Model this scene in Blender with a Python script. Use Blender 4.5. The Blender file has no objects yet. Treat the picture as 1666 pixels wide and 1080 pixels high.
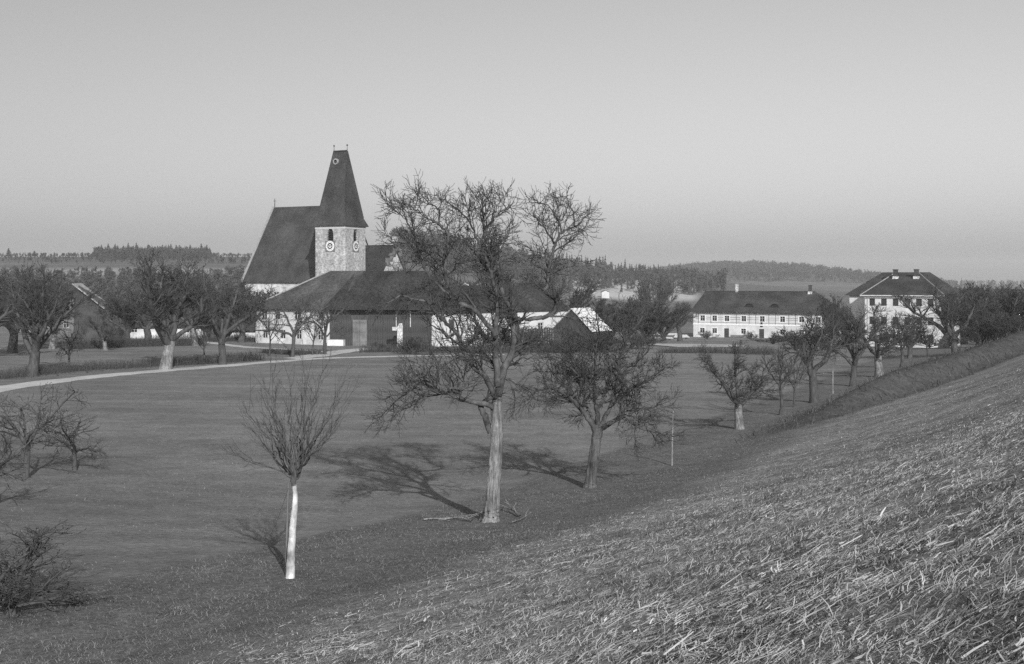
import bpy, math, random
import numpy as np
from mathutils import Vector

# ------------------------------------------------------------------ camera, sky, sun, exposure
SC = bpy.context.scene
COL = SC.collection
F, CX, HOR = 1900.0, 833.0, 455.0          # focal length / centre / eye level, in photo pixels
cam_d = bpy.data.cameras.new('camera')
cam = bpy.data.objects.new('camera', cam_d)
COL.objects.link(cam)
cam_d.sensor_width = 36.0
cam_d.lens = F / 1666.0 * 36.0
cam_d.shift_y = -(540.0 - HOR) / 1666.0
cam_d.clip_start, cam_d.clip_end = 0.2, 9000.0
cam.location = (0, 0, 0)
cam.rotation_euler = (math.radians(90), 0, 0)
SC.camera = cam

SUN_EL, SUN_AZ = math.radians(25.0), math.atan2(0.28, -0.96)     # azimuth from +Y towards +X
world = bpy.data.worlds.new('World')
SC.world = world
world.use_nodes = True
wn, wl = world.node_tree.nodes, world.node_tree.links
wn.clear()
w_out = wn.new('ShaderNodeOutputWorld'); w_bg = wn.new('ShaderNodeBackground')
w_sky = wn.new('ShaderNodeTexSky'); w_sep = wn.new('ShaderNodeSeparateColor')
w_sky.sky_type = 'NISHITA'; w_sky.sun_disc = False
w_sky.sun_elevation = SUN_EL; w_sky.sun_rotation = -SUN_AZ
w_sky.air_density = 1.0; w_sky.dust_density = 2.0; w_sky.ozone_density = 1.0
wl.new(w_sky.outputs[0], w_sep.inputs[0])
w_mx = wn.new('ShaderNodeMath'); w_mx.operation = 'MULTIPLY_ADD'   # grey plate: mostly blue-sensitive
wl.new(w_sep.outputs[2], w_mx.inputs[0]); w_mx.inputs[1].default_value = 0.30
w_m2 = wn.new('ShaderNodeMath'); w_m2.operation = 'MULTIPLY'
wl.new(w_sep.outputs[1], w_m2.inputs[0]); w_m2.inputs[1].default_value = 0.70
wl.new(w_m2.outputs[0], w_mx.inputs[2])
wl.new(w_mx.outputs[0], w_bg.inputs[0])
w_bg.inputs[1].default_value = 0.113
wl.new(w_bg.outputs[0], w_out.inputs[0])

sun_d = bpy.data.lights.new('sun', 'SUN'); sun = bpy.data.objects.new('sun', sun_d); COL.objects.link(sun)
sun_d.energy = 5.0; sun_d.angle = math.radians(0.55); sun_d.color = (1, 1, 1)
c_, s_ = math.cos(SUN_EL), math.sin(SUN_EL)
_d = Vector((-math.sin(SUN_AZ) * c_, -math.cos(SUN_AZ) * c_, -s_))
sun.rotation_euler = _d.to_track_quat('-Z', 'Y').to_euler()
SC.view_settings.view_transform = 'Standard'
SC.view_settings.look = 'None'
SC.view_settings.exposure = 0.02
SC.view_settings.gamma = 1.0
SC.view_settings.use_curve_mapping = False
SC.cycles.max_bounces = 5
SC.cycles.volume_bounces = 0
SC.cycles.use_denoising = False

rnd = random.Random(7)
npr = np.random.default_rng(11)

# ------------------------------------------------------------------ helpers
def tag(o, label=None, cat=None, group=None, kind=None):
    if label: o['label'] = label
    if cat: o['category'] = cat
    if group: o['group'] = group
    if kind: o['kind'] = kind
    return o

def empty(name, loc, rz=0.0, label=None, cat=None, group=None):
    o = bpy.data.objects.new(name, None); COL.objects.link(o)
    o.empty_display_size = 0.3
    o.location = loc; o.rotation_euler = (0, 0, rz)
    return tag(o, label, cat, group)

def link(name, me, parent=None, loc=None, rot=None, scale=None):
    o = bpy.data.objects.new(name, me); COL.objects.link(o)
    if parent: o.parent = parent
    if loc is not None: o.location = loc
    if rot is not None: o.rotation_euler = rot
    if scale is not None: o.scale = scale
    return o

def mesh_np(name, V, quads=None, tris=None, mat=None, smooth=False, mats=None, midx=None):
    me = bpy.data.meshes.new(name)
    V = np.asarray(V, dtype=np.float32).reshape(-1, 3)
    q = np.zeros((0, 4), np.int32) if quads is None else np.asarray(quads, np.int32).reshape(-1, 4)
    t = np.zeros((0, 3), np.int32) if tris is None else np.asarray(tris, np.int32).reshape(-1, 3)
    me.vertices.add(len(V)); me.vertices.foreach_set('co', V.ravel())
    nl = q.size + t.size
    me.loops.add(nl)
    me.loops.foreach_set('vertex_index', np.concatenate([q.ravel(), t.ravel()]))
    npoly = len(q) + len(t)
    me.polygons.add(npoly)
    tot = np.concatenate([np.full(len(q), 4, np.int32), np.full(len(t), 3, np.int32)])
    st = np.concatenate([[0], np.cumsum(tot)[:-1]]).astype(np.int32)
    me.polygons.foreach_set('loop_start', st)
    if smooth: me.polygons.foreach_set('use_smooth', np.ones(npoly, dtype=bool))
    me.update(calc_edges=True)
    for m in (mats or ([mat] if mat else [])): me.materials.append(m)
    return me

class MB:
    """collects polygons; build() links them as one mesh object"""
    def __init__(self): self.v, self.f, self.m = [], [], []
    def poly(self, pts, mi=0):
        b = len(self.v); self.v += [tuple(p) for p in pts]
        self.f.append(tuple(range(b, b + len(pts)))); self.m.append(mi)
    def box(self, x0, x1, y0, y1, z0, z1, mi=0, skip=''):
        b = len(self.v)
        self.v += [(x0,y0,z0),(x1,y0,z0),(x1,y1,z0),(x0,y1,z0),(x0,y0,z1),(x1,y0,z1),(x1,y1,z1),(x0,y1,z1)]
        F6 = {'b':(3,2,1,0),'t':(4,5,6,7),'f':(0,1,5,4),'r':(1,2,6,5),'k':(2,3,7,6),'l':(3,0,4,7)}
        for k, q in F6.items():
            if k not in skip:
                self.f.append(tuple(b+i for i in q)); self.m.append(mi)
    def solid(self, lower, upper, mi=0):
        """closed prism between two rings of equal length"""
        n = len(lower); b = len(self.v)
        self.v += [tuple(p) for p in lower] + [tuple(p) for p in upper]
        self.f.append(tuple(b + i for i in reversed(range(n)))); self.m.append(mi)
        self.f.append(tuple(b + n + i for i in range(n))); self.m.append(mi)
        for i in range(n):
            j = (i + 1) % n
            self.f.append((b+i, b+j, b+n+j, b+n+i)); self.m.append(mi)
    def disc(self, c, r, n, y, mi=0):
        self.poly([(c[0]+r*math.sin(2*math.pi*i/n), y, c[1]+r*math.cos(2*math.pi*i/n)) for i in range(n)], mi)
    def build(self, name, mat, parent=None, **k):
        me = bpy.data.meshes.new(name)
        me.from_pydata(self.v, [], self.f)
        for m in (mat if isinstance(mat, (list, tuple)) else [mat]): me.materials.append(m)
        if any(self.m): me.polygons.foreach_set('material_index', self.m)
        me.update()
        return link(name, me, parent, **k)

# ------------------------------------------------------------------ materials (a grey plate: all colours neutral)
def material(name, lo, hi, scale=1.0, detail=6, rough=0.9, bump=0.0, bscale=None, stretch=(1,1,1),
             big=None, spec=0.15, coord='Object', layers=()):
    """two-tone noise; big=(scale, amount) adds slow blotches; layers = extra (kind, scale, amount, stretch)"""
    m = bpy.data.materials.new(name); m.use_nodes = True
    N, L = m.node_tree.nodes, m.node_tree.links
    bs = N['Principled BSDF']
    bs.inputs['Roughness'].default_value = rough
    bs.inputs['Specular IOR Level'].default_value = spec
    if coord == 'Position':
        g = N.new('ShaderNodeNewGeometry'); src = g.outputs['Position']
    else:
        g = N.new('ShaderNodeTexCoord'); src = g.outputs['Object']
    mp = N.new('ShaderNodeMapping'); mp.inputs['Scale'].default_value = stretch
    L.new(src, mp.inputs['Vector'])
    nz = N.new('ShaderNodeTexNoise'); nz.inputs['Scale'].default_value = scale; nz.inputs['Detail'].default_value = detail
    nz.inputs['Roughness'].default_value = 0.65
    L.new(mp.outputs[0], nz.inputs['Vector'])
    rp = N.new('ShaderNodeValToRGB')
    rp.color_ramp.elements[0].position = 0.3; rp.color_ramp.elements[0].color = (lo, lo, lo, 1)
    rp.color_ramp.elements[1].position = 0.7; rp.color_ramp.elements[1].color = (hi, hi, hi, 1)
    L.new(nz.outputs['Fac'], rp.inputs[0])
    col = rp.outputs[0]
    if big:
        n2 = N.new('ShaderNodeTexNoise'); n2.inputs['Scale'].default_value = big[0]; n2.inputs['Detail'].default_value = 3
        L.new(src, n2.inputs['Vector'])
        mr = N.new('ShaderNodeMapRange'); mr.inputs[1].default_value = 0.3; mr.inputs[2].default_value = 0.7
        mr.inputs[3].default_value = 1 - big[1]; mr.inputs[4].default_value = 1 + big[1]
        L.new(n2.outputs['Fac'], mr.inputs[0])
        mm = N.new('ShaderNodeMix'); mm.data_type = 'RGBA'; mm.blend_type = 'MULTIPLY'; mm.inputs[0].default_value = 1
        L.new(col, mm.inputs[6]); L.new(mr.outputs[0], mm.inputs[7]); col = mm.outputs[2]
    hgt = nz.outputs['Fac']
    for kind, sc_, amt, st in layers:
        mq = N.new('ShaderNodeMapping'); mq.inputs['Scale'].default_value = st; L.new(src, mq.inputs['Vector'])
        if kind == 'wave':
            w = N.new('ShaderNodeTexWave'); w.bands_direction = 'Z'; w.wave_profile = 'SAW'
            w.inputs['Scale'].default_value = sc_; w.inputs['Distortion'].default_value = 1.2; w.inputs['Detail'].default_value = 3
            L.new(mq.outputs[0], w.inputs['Vector']); fac = w.outputs['Fac']
        elif kind == 'brick':
            w = N.new('ShaderNodeTexBrick'); w.inputs['Scale'].default_value = sc_
            w.inputs['Color1'].default_value = (1,1,1,1); w.inputs['Color2'].default_value = (0.62,0.62,0.62,1)
            w.inputs['Mortar'].default_value = (0.25,0.25,0.25,1); w.inputs['Mortar Size'].default_value = 0.025
            w.inputs['Bias'].default_value = -0.1
            L.new(mq.outputs[0], w.inputs['Vector']); fac = w.outputs['Color']
        else:
            w = N.new('ShaderNodeTexNoise'); w.inputs['Scale'].default_value = sc_; w.inputs['Detail'].default_value = 5
            L.new(mq.outputs[0], w.inputs['Vector']); fac = w.outputs['Fac']
        mr = N.new('ShaderNodeMapRange'); mr.inputs[1].default_value = 0.25 if kind == 'noise' else 0.0
        mr.inputs[2].default_value = 0.75 if kind == 'noise' else 1.0
        mr.inputs[3].default_value = 1 - amt; mr.inputs[4].default_value = 1 + amt * 0.4
        L.new(fac, mr.inputs[0])
        mm = N.new('ShaderNodeMix'); mm.data_type = 'RGBA'; mm.blend_type = 'MULTIPLY'; mm.inputs[0].default_value = 1
        L.new(col, mm.inputs[6]); L.new(mr.outputs[0], mm.inputs[7]); col = mm.outputs[2]
    L.new(col, bs.inputs['Base Color'])
    if bump:
        bp = N.new('ShaderNodeBump'); bp.inputs['Strength'].default_value = 0.8; bp.inputs['Distance'].default_value = bump
        if bscale:
            n3 = N.new('ShaderNodeTexNoise'); n3.inputs['Scale'].default_value = bscale; n3.inputs['Detail'].default_value = 6
            L.new(mp.outputs[0], n3.inputs['Vector']); hgt = n3.outputs['Fac']
        L.new(hgt, bp.inputs['Height']); L.new(bp.outputs[0], bs.inputs['Normal'])
    return m

M = {}
M['bark'] = material('bark', 0.035, 0.10, 9, stretch=(1,1,0.25), bump=0.02, big=(1.2, 0.3))
M['trunk'] = material('lichened_bark', 0.06, 0.27, 12, stretch=(1.6,1.6,0.22), bump=0.05, bscale=14, big=(2.2, 0.45))
M['trunk_dark'] = material('dark_bark', 0.03, 0.13, 12, stretch=(1.6,1.6,0.22), bump=0.05, bscale=14, big=(1.8, 0.5))
M['limb'] = material('limb_bark', 0.03, 0.115, 7, stretch=(1,1,0.6), bump=0.02, big=(2.0, 0.4))
M['twig'] = material('twig_bark', 0.035, 0.085, 3)
M['twig_grey'] = material('grey_twig_bark', 0.05, 0.10, 3)
M['lime'] = material('limewash', 0.20, 0.58, 9, stretch=(1,1,0.4), big=(3, 0.6), bump=0.01)
M['plaster'] = material('white_plaster', 0.42, 0.56, 0.8, big=(0.25, 0.10), layers=(('noise', 1.2, 0.14, (1,1,0.22)),))
M['plaster_old'] = material('stained_plaster', 0.36, 0.60, 0.7, big=(0.35, 0.22), layers=(('noise', 1.0, 0.3, (1,1,0.25)),))
M['stone'] = material('rough_stone', 0.25, 0.66, 2.2, big=(0.35, 0.15), bump=0.06,
                      layers=(('noise', 3.4, 0.55, (0.55,0.55,1.8)), ('noise', 9.0, 0.35, (0.6,0.6,1.5)), ('noise', 0.8, 0.25, (1,1,0.3))))
M['trim'] = material('pale_stone', 0.55, 0.72, 3)
M['roof'] = material('old_roof_tiles', 0.034, 0.072, 2.5, big=(0.28, 0.38), bump=0.02, rough=0.85,
                     layers=(('wave', 3.2, 0.3, (1,1,1)), ('noise', 6, 0.35, (1,1,1)), ('noise', 0.6, 0.2, (1,0.3,0.3))))
M['roof_pale'] = material('bleached_tiles', 0.048, 0.11, 2.5, big=(0.3, 0.35), bump=0.02, rough=0.85, layers=(('noise', 6, 0.4, (1,1,1)), ('noise', 0.7, 0.25, (1,0.3,0.3))))
M['roof_dark'] = material('dark_shingles', 0.028, 0.060, 2.0, big=(0.25, 0.40), bump=0.02, rough=0.85,
                     layers=(('wave', 2.6, 0.35, (1,1,1)), ('noise', 4, 0.35, (1,1,1)), ('noise', 0.6, 0.25, (1,0.3,0.3))))
M['shingle_pale'] = material('pale_weathered_boards', 0.50, 0.75, 3, big=(0.8, 0.15), layers=(('noise', 7, 0.25, (1,1,0.2)),))
M['board'] = material('weathered_board', 0.03, 0.075, 4, stretch=(4,4,0.3), big=(0.7, 0.3))
M['board_pale'] = material('grey_board', 0.09, 0.18, 4, stretch=(4,4,0.3), big=(0.7, 0.3))
M['wood_pale'] = material('pale_wood', 0.30, 0.55, 12, stretch=(1,1,0.2))
M['wood_grey'] = material('weathered_pole', 0.11, 0.27, 12, stretch=(1,1,0.2), big=(4,0.3))
M['mortar'] = material('lime_mortar', 0.17, 0.30, 2)
M['trim_dull'] = material('dull_boards', 0.24, 0.40, 3, big=(0.8, 0.2))
M['fascia'] = material('painted_fascia', 0.35, 0.5, 2)
M['glass'] = material('dark_glass', 0.012, 0.03, 1, rough=0.2, spec=0.4)
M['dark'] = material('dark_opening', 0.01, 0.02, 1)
M['frame'] = material('window_frame', 0.35, 0.5, 5)
M['iron'] = material('iron', 0.03, 0.05, 5, rough=0.6)
M['road'] = material('pale_gravel', 0.36, 0.52, 3, coord='Position', big=(0.3, 0.15), bump=0.02)
M['straw'] = material('straw', 0.28, 0.56, 3, coord='Position', big=(1.5, 0.2), rough=0.7)
M['straw_dull'] = material('weathered_straw', 0.17, 0.45, 3, coord='Position', big=(1.5, 0.2))
M['blade'] = material('dry_grass', 0.11, 0.24, 2, coord='Position', big=(0.3, 0.3))
M['weed'] = material('rank_weeds', 0.045, 0.115, 2, coord='Position', big=(0.4, 0.3))
M['conifer'] = material('spruce_needles', 0.025, 0.06, 1.5, coord='Position', big=(0.05, 0.2))
M['leafless'] = material('leafless_wood', 0.032, 0.07, 0.8, coord='Position', big=(0.02, 0.2))
M['field'] = material('pale_field', 0.30, 0.42, 0.5, coord='Position', big=(0.05, 0.2))
M['clod'] = material('clod', 0.06, 0.11, 8)

# ------------------------------------------------------------------ terrain
def sst(a, b, x):
    t = np.clip((np.asarray(x, float) - a) / (b - a), 0, 1); return t * t * (3 - 2 * t)

_tab = npr.random((256, 256))
def vnoise(x, y):
    x = np.asarray(x, float); y = np.asarray(y, float)
    xi = np.floor(x).astype(int); yi = np.floor(y).astype(int); fx = x - xi; fy = y - yi
    fx = fx*fx*(3-2*fx); fy = fy*fy*(3-2*fy)
    a = _tab[xi & 255, yi & 255]; b = _tab[(xi+1) & 255, yi & 255]
    c = _tab[xi & 255, (yi+1) & 255]; d = _tab[(xi+1) & 255, (yi+1) & 255]
    return (a*(1-fx)+b*fx)*(1-fy)+(c*(1-fx)+d*fx)*fy - 0.5

ZY = [-400, 0, 12, 22.8, 33, 40, 57, 72, 88, 112, 160, 200, 250, 400, 5000]
ZZ = [-4.2, -5.0, -5.2, -5.8, -6.75, -7.05, -7.35, -7.65, -7.95, -8.2, -9.1, -11.2, -12.8, -13, -13]
def coords(x, y):
    s = (x - 0.46*y + 14.8) / 1.1008
    yf = y + s*0.4179
    return s, yf, yf - 2.26*(s - 6.6)

def height(x, y, fine=True):
    x = np.asarray(x, float); y = np.asarray(y, float)
    s, yf, q = coords(x, y)
    k = 2.5 + np.clip(yf, 0, 300)*0.05
    z = (np.interp(yf-k, ZY, ZZ) + np.interp(yf+k, ZY, ZZ) + np.interp(yf-k/2, ZY, ZZ) + np.interp(yf+k/2, ZY, ZZ)) / 4
    sp = np.clip(s, 0, 13.4)
    p = 0.12*sp + 0.012*sp*sp + 0.42*np.clip(s-13.4, 0, 30)
    p = p * (1 - 0.85*sst(88, 190, yf))
    bank = 1.35*sst(65, 71, q)*(1 - sst(75, 86, q))*sst(1.0, 5.5, s)*(1 - sst(120, 160, yf))
    low = -0.3*sst(0, -5, s)
    # far relief: field hill on the left, wooded ridge in the middle, wooded dome on the right
    hill = 26.3*sst(200, 680, y)*sst(60, -120, x - 0.02*y)
    ridge = 14*np.exp(-((y-760)/170.)**2)*sst(330, 60, x)*sst(-110, -50, x)
    dome = 26*np.exp(-((y-1560)/330.)**2)*np.exp(-(np.abs((x-300)/150.))**2.6)
    roll = 1.0*vnoise(x/90., y/90.)*sst(60, 250, np.hypot(x, y))
    z = z + p + bank + low + hill + ridge + dome + roll
    if fine:
        near = 1 - sst(30, 90, np.hypot(x, y))
        rough = sst(2.5, 6, s)*(1-sst(62, 66, q))
        z = z + near*rough*(0.07*vnoise(x*1.1, y*1.1) + 0.05*vnoise(x*3.1+9, y*3.1) + 0.03*vnoise(x*8+3, y*8))
        z = z + 0.05*vnoise(x*0.7+40, y*0.7)*(1-rough)*(1-sst(60, 200, np.hypot(x, y)))
    return z
def H(x, y): return float(height(x, y))

def ground(px, py):
    """the point of the ground seen at a photo pixel"""
    u = (px-CX)/F; v = (HOR-py)/F
    ys = np.geomspace(3, 1400, 4000)
    g = height(u*ys, ys) - v*ys
    i = int(np.argmax(g >= 0))
    a, b = (ys[i-1], ys[i]) if i else (ys[0], ys[0])
    y = 0.5*(a+b)
    return (u*y, y, H(u*y, y))
def ux(px, y): return (px-CX)/F*y

def make_terrain():
    fa = np.radians(np.arange(-33, 33.01, 0.18))
    ca = np.radians(np.concatenate([np.arange(-180, -33, 3.0), ]))
    cb = np.radians(np.arange(36, 180, 3.0))
    A = np.concatenate([ca, fa, cb])
    R = np.geomspace(1.2, 3600, 460)
    nA, nR = len(A), len(R)
    X = np.outer(R, np.sin(A)); Y = np.outer(R, np.cos(A))
    Z = height(X, Y)
    V = np.stack([X, Y, Z], -1).reshape(-1, 3)
    V = np.concatenate([V, [[0, 0, H(0, 0)]]])
    i, j = np.meshgrid(np.arange(nR-1), np.arange(nA), indexing='ij'); j2 = (j+1) % nA
    q = np.stack([i*nA+j, (i+1)*nA+j, (i+1)*nA+j2, i*nA+j2], -1).reshape(-1, 4)[:, ::-1]
    jj = np.arange(nA); t = np.stack([np.full(nA, nR*nA), jj, (jj+1) % nA], -1)[:, ::-1]
    # winding: make faces look up
    me = mesh_np('ground', V, q[:, ::-1], t[:, ::-1], smooth=True)
    x, y = V[:, 0], V[:, 1]
    s, yf, qq = coords(x, y)
    wob = 1.3*vnoise(x*0.35, y*0.35) + 0.6*vnoise(x*1.3, y*1.3)
    stub = sst(2.6, 5.4, s+wob)*(1-sst(64, 66, qq+wob*0.6))
    strip = sst(-4.0, -3.5, s+0.18*wob)*(1-sst(200, 260, yf))
    bank = sst(63.5, 65.5, qq+wob*0.6)*(1-sst(77, 82, qq))*sst(0.5, 2.5, s)*(1 - sst(120, 160, yf))
    d = np.hypot(x, y)
    pale = sst(540, 580, y)*(1-sst(860, 900, y))*sst(20, 40, x)*(1-sst(.152, .165, x/np.maximum(y, 1)))
    pale = np.maximum(pale, 0.45*sst(466, 472, y)*(1-sst(498, 505, y))*(1-sst(-95, -80, x)))
    at = me.color_attributes.new('zones', 'FLOAT_COLOR', 'POINT')
    C = np.stack([stub, strip*(1-stub), pale, bank], -1).astype(np.float32)
    at.data.foreach_set('color', C.ravel())
    at2 = me.color_attributes.new('zone_bank', 'FLOAT_COLOR', 'POINT')
    far = sst(260, 420, d)
    C2 = np.stack([bank, far, far*0, far*0+1], -1).astype(np.float32)
    at2.data.foreach_set('color', C2.ravel())
    m = bpy.data.materials.new('ground'); m.use_nodes = True
    N, L = m.node_tree.nodes, m.node_tree.links
    bs = N['Principled BSDF']; bs.inputs['Roughness'].default_value = 1.0; bs.inputs['Specular IOR Level'].default_value = 0.05
    geo = N.new('ShaderNodeNewGeometry')
    def noise(sc_, st=(1,1,1), det=6, rot=0.0):
        mp = N.new('ShaderNodeMapping'); mp.inputs['Scale'].default_value = st; mp.inputs['Rotation'].default_value = (0, 0, rot)
        L.new(geo.outputs['Position'], mp.inputs['Vector'])
        n = N.new('ShaderNodeTexNoise'); n.inputs['Scale'].default_value = sc_; n.inputs['Detail'].default_value = det
        n.inputs['Roughness'].default_value = 0.68
        L.new(mp.outputs[0], n.inputs['Vector']); return n.outputs['Fac']
    def ramp(f, lo, hi, a=0.3, b=0.7):
        r = N.new('ShaderNodeMapRange'); r.inputs[1].default_value = a; r.inputs[2].default_value = b
        r.inputs[3].default_value = lo; r.inputs[4].default_value = hi; L.new(f, r.inputs[0]); return r.outputs[0]
    def mul(a, b):
        n = N.new('ShaderNodeMath'); n.operation = 'MULTIPLY'; L.new(a, n.inputs[0]); L.new(b, n.inputs[1]); return n.outputs[0]
    def mix(f, a, b):
        n = N.new('ShaderNodeMix'); n.data_type = 'FLOAT'
        L.new(f, n.inputs[0]); L.new(a, n.inputs[2]); L.new(b, n.inputs[3]); return n.outputs[0]
    streak = noise(0.25, (0.25, 1.6, 1), 4, -0.3)
    fine = noise(6.0); mid = noise(0.9); slow = noise(0.06, det=3)
    meadow = mul(mul(ramp(mid, 0.146, 0.212), ramp(fine, 0.72, 1.28)), mul(ramp(slow, 0.80, 1.15), ramp(streak, 0.80, 1.18)))
    strp = mul(mul(ramp(mid, 0.10, 0.175), ramp(fine, 0.65, 1.3)), ramp(noise(14.0, (1,1,1), 4), 0.7, 1.3))
    stb = mul(mul(ramp(noise(1.6, (0.6, 1.4, 1)), 0.14, 0.36), ramp(noise(9.0, (0.5, 1.5, 1)), 0.40, 1.5)), ramp(noise(0.35, (0.6, 1.3, 1)), 0.62, 1.32))
    palec = mul(ramp(mid, 0.38, 0.46), ramp(slow, 0.85, 1.15))
    bnk = mul(ramp(noise(2.0), 0.05, 0.10), ramp(fine, 0.7, 1.3))
    farc = mul(ramp(noise(0.02, (0.4, 2.0, 1), 3), 0.09, 0.15), ramp(noise(0.3), 0.85, 1.15))
    za = N.new('ShaderNodeAttribute'); za.attribute_name = 'zones'
    sp = N.new('ShaderNodeSeparateColor'); L.new(za.outputs['Color'], sp.inputs[0])
    zb = N.new('ShaderNodeAttribute'); zb.attribute_name = 'zone_bank'
    sb = N.new('ShaderNodeSeparateColor'); L.new(zb.outputs['Color'], sb.inputs[0])
    c = mix(sb.outputs[1], meadow, farc)
    c = mix(sp.outputs[1], c, strp); c = mix(sp.outputs[0], c, stb)
    c = mix(sb.outputs[0], c, bnk); c = mix(sp.outputs[2], c, palec)
    L.new(c, bs.inputs['Base Color'])
    bp = N.new('ShaderNodeBump'); bp.inputs['Strength'].default_value = 0.9; bp.inputs['Distance'].default_value = 0.05
    L.new(noise(5.0, det=8), bp.inputs['Height']); L.new(bp.outputs[0], bs.inputs['Normal'])
    me.materials.append(m)
    tag(link('ground', me), 'sloping meadow and stubble field running out to the hills', kind='structure')
make_terrain()

def ribbon(name, pix, widths, mat, label, lift=0.05, pts=None):
    P = np.array([ground(*p)[:2] for p in pix]) if pts is None else np.array(pts, float)
    # dense resample
    d = np.concatenate([[0], np.cumsum(np.hypot(*np.diff(P, axis=0).T))])
    n = max(12, int(d[-1]/0.7)); t = np.linspace(0, d[-1], n)
    x = np.interp(t, d, P[:, 0]); y = np.interp(t, d, P[:, 1]); w = np.interp(t, d, widths)
    for _ in range(12):
        x[1:-1] = (x[:-2]+2*x[1:-1]+x[2:])/4; y[1:-1] = (y[:-2]+2*y[1:-1]+y[2:])/4
    dx, dy = np.gradient(x), np.gradient(y); l = np.hypot(dx, dy); nx, ny = -dy/l, dx/l
    k = np.linspace(-1, 1, 7)
    off = k[None, :]*(w[:, None]/2)
    off[:, 0] -= 0.35*(vnoise(t*0.5, 0*t)+0.2*vnoise(t*2, 0*t)); off[:, -1] += 0.35*(vnoise(t*0.5, 0*t+50)+0.2*vnoise(t*2, 0*t+9))
    X = x[:, None]+nx[:, None]*off; Y = y[:, None]+ny[:, None]*off
    Z = height(X, Y)+lift-0.04*np.abs(k)[None, :]**3
    V = np.stack([X, Y, Z], -1).reshape(-1, 3)
    i, j = np.meshgrid(np.arange(n-1), np.arange(6), indexing='ij')
    q = np.stack([i*7+j, (i+1)*7+j, (i+1)*7+j+1, i*7+j+1], -1).reshape(-1, 4)
    me = mesh_np(name, V, q[:, ::-1], mat=mat, smooth=True)
    if me.polygons[0].normal.z < 0: me.flip_normals()
    return tag(link(name, me), label, kind='structure')
ribbon('road', [(-120,654),(0,632),(100,618),(200,608),(300,600),(400,592),(470,586),(540,582),(640,579.5),(730,578),(820,577)],
       [3.0,2.9,2.6,2.4,2.3,2.2,2.2,1.7,1.3,1.0,0.9], M['road'], 'pale dirt road crossing the meadow below the village')
ribbon('track', [(470,584.5),(515,579),(540,574),(565,571),(590,568),(605,567)], [2.2,3.4,3.8,3.2,2.8,2.6], M['road'],
       'pale track forking off the road to the barn door', lift=0.08)
ribbon('path', [(330,556),(400,565),(440,567),(500,570),(535,574)], [1.6,1.9,1.8,1.6,1.6], M['road'],
       'narrow pale path in front of the white house', lift=0.06)
ribbon('yard', [(1072,563),(1110,562.5),(1160,562),(1210,563)], [9,13,12,7], M['field'],
       'pale strip of bare ground below the long farmhouse', lift=0.10)

# ------------------------------------------------------------------ trees: recursive branch growth, tubes built in numpy
def tubes(polys, sides, r_scale=1.0):
    by = {}
    for pts, rad in polys: by.setdefault(len(pts), []).append((pts, rad))
    Vs, Qs, base = [], [], 0
    for n, lst in by.items():
        P = np.array([a for a, _ in lst], float); Rr = np.array([b for _, b in lst], float)*r_scale
        T = np.gradient(P, axis=1); T /= np.linalg.norm(T, axis=2, keepdims=True)+1e-9
        mean = P[:, -1]-P[:, 0]
        ref = np.where((np.abs(mean[:, 2:3]) > np.linalg.norm(mean[:, :2], axis=1, keepdims=True)), [[1., 0.15, 0]], [[0., 0.1, 1.]])
        U = np.cross(T, ref[:, None, :]); U /= np.linalg.norm(U, axis=2, keepdims=True)+1e-9
        W = np.cross(T, U)
        a = np.arange(sides)*2*math.pi/sides
        ring = P[:, :, None, :] + Rr[:, :, None, None]*(U[:, :, None, :]*np.cos(a)[None, None, :, None]+W[:, :, None, :]*np.sin(a)[None, None, :, None])
        B = len(lst)
        Vs.append(ring.reshape(-1, 3))
        b, i, k = np.meshgrid(np.arange(B), np.arange(n-1), np.arange(sides), indexing='ij'); k2 = (k+1) % sides
        o = base+b*n*sides
        Qs.append(np.stack([o+i*sides+k, o+i*sides+k2, o+(i+1)*sides+k2, o+(i+1)*sides+k], -1).reshape(-1, 4))
        base += B*n*sides
    if not Vs: return np.zeros((0, 3)), np.zeros((0, 4), int)
    return np.concatenate(Vs), np.concatenate(Qs)

def tube_mesh(name, polys, sides, mat, smooth=True, rough=0.0):
    V, Q = tubes(polys, sides)
    if rough:
        V = V + rough*(npr.random(V.shape)-0.5)
    return mesh_np(name, V, Q, mat=mat, smooth=smooth)

def _n(v):
    l = math.sqrt(v[0]*v[0]+v[1]*v[1]+v[2]*v[2]) or 1.0
    return (v[0]/l, v[1]/l, v[2]/l)
def _side(d, ang, az):
    a = (0, 0, 1) if abs(d[2]) < 0.9 else (1, 0, 0)
    u = _n((d[1]*a[2]-d[2]*a[1], d[2]*a[0]-d[0]*a[2], d[0]*a[1]-d[1]*a[0]))
    w = (d[1]*u[2]-d[2]*u[1], d[2]*u[0]-d[0]*u[2], d[0]*u[1]-d[1]*u[0])
    c, s = math.cos(ang), math.sin(ang); ca, sa = math.cos(az), math.sin(az)
    return tuple(d[i]*c+(u[i]*ca+w[i]*sa)*s for i in range(3))

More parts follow.
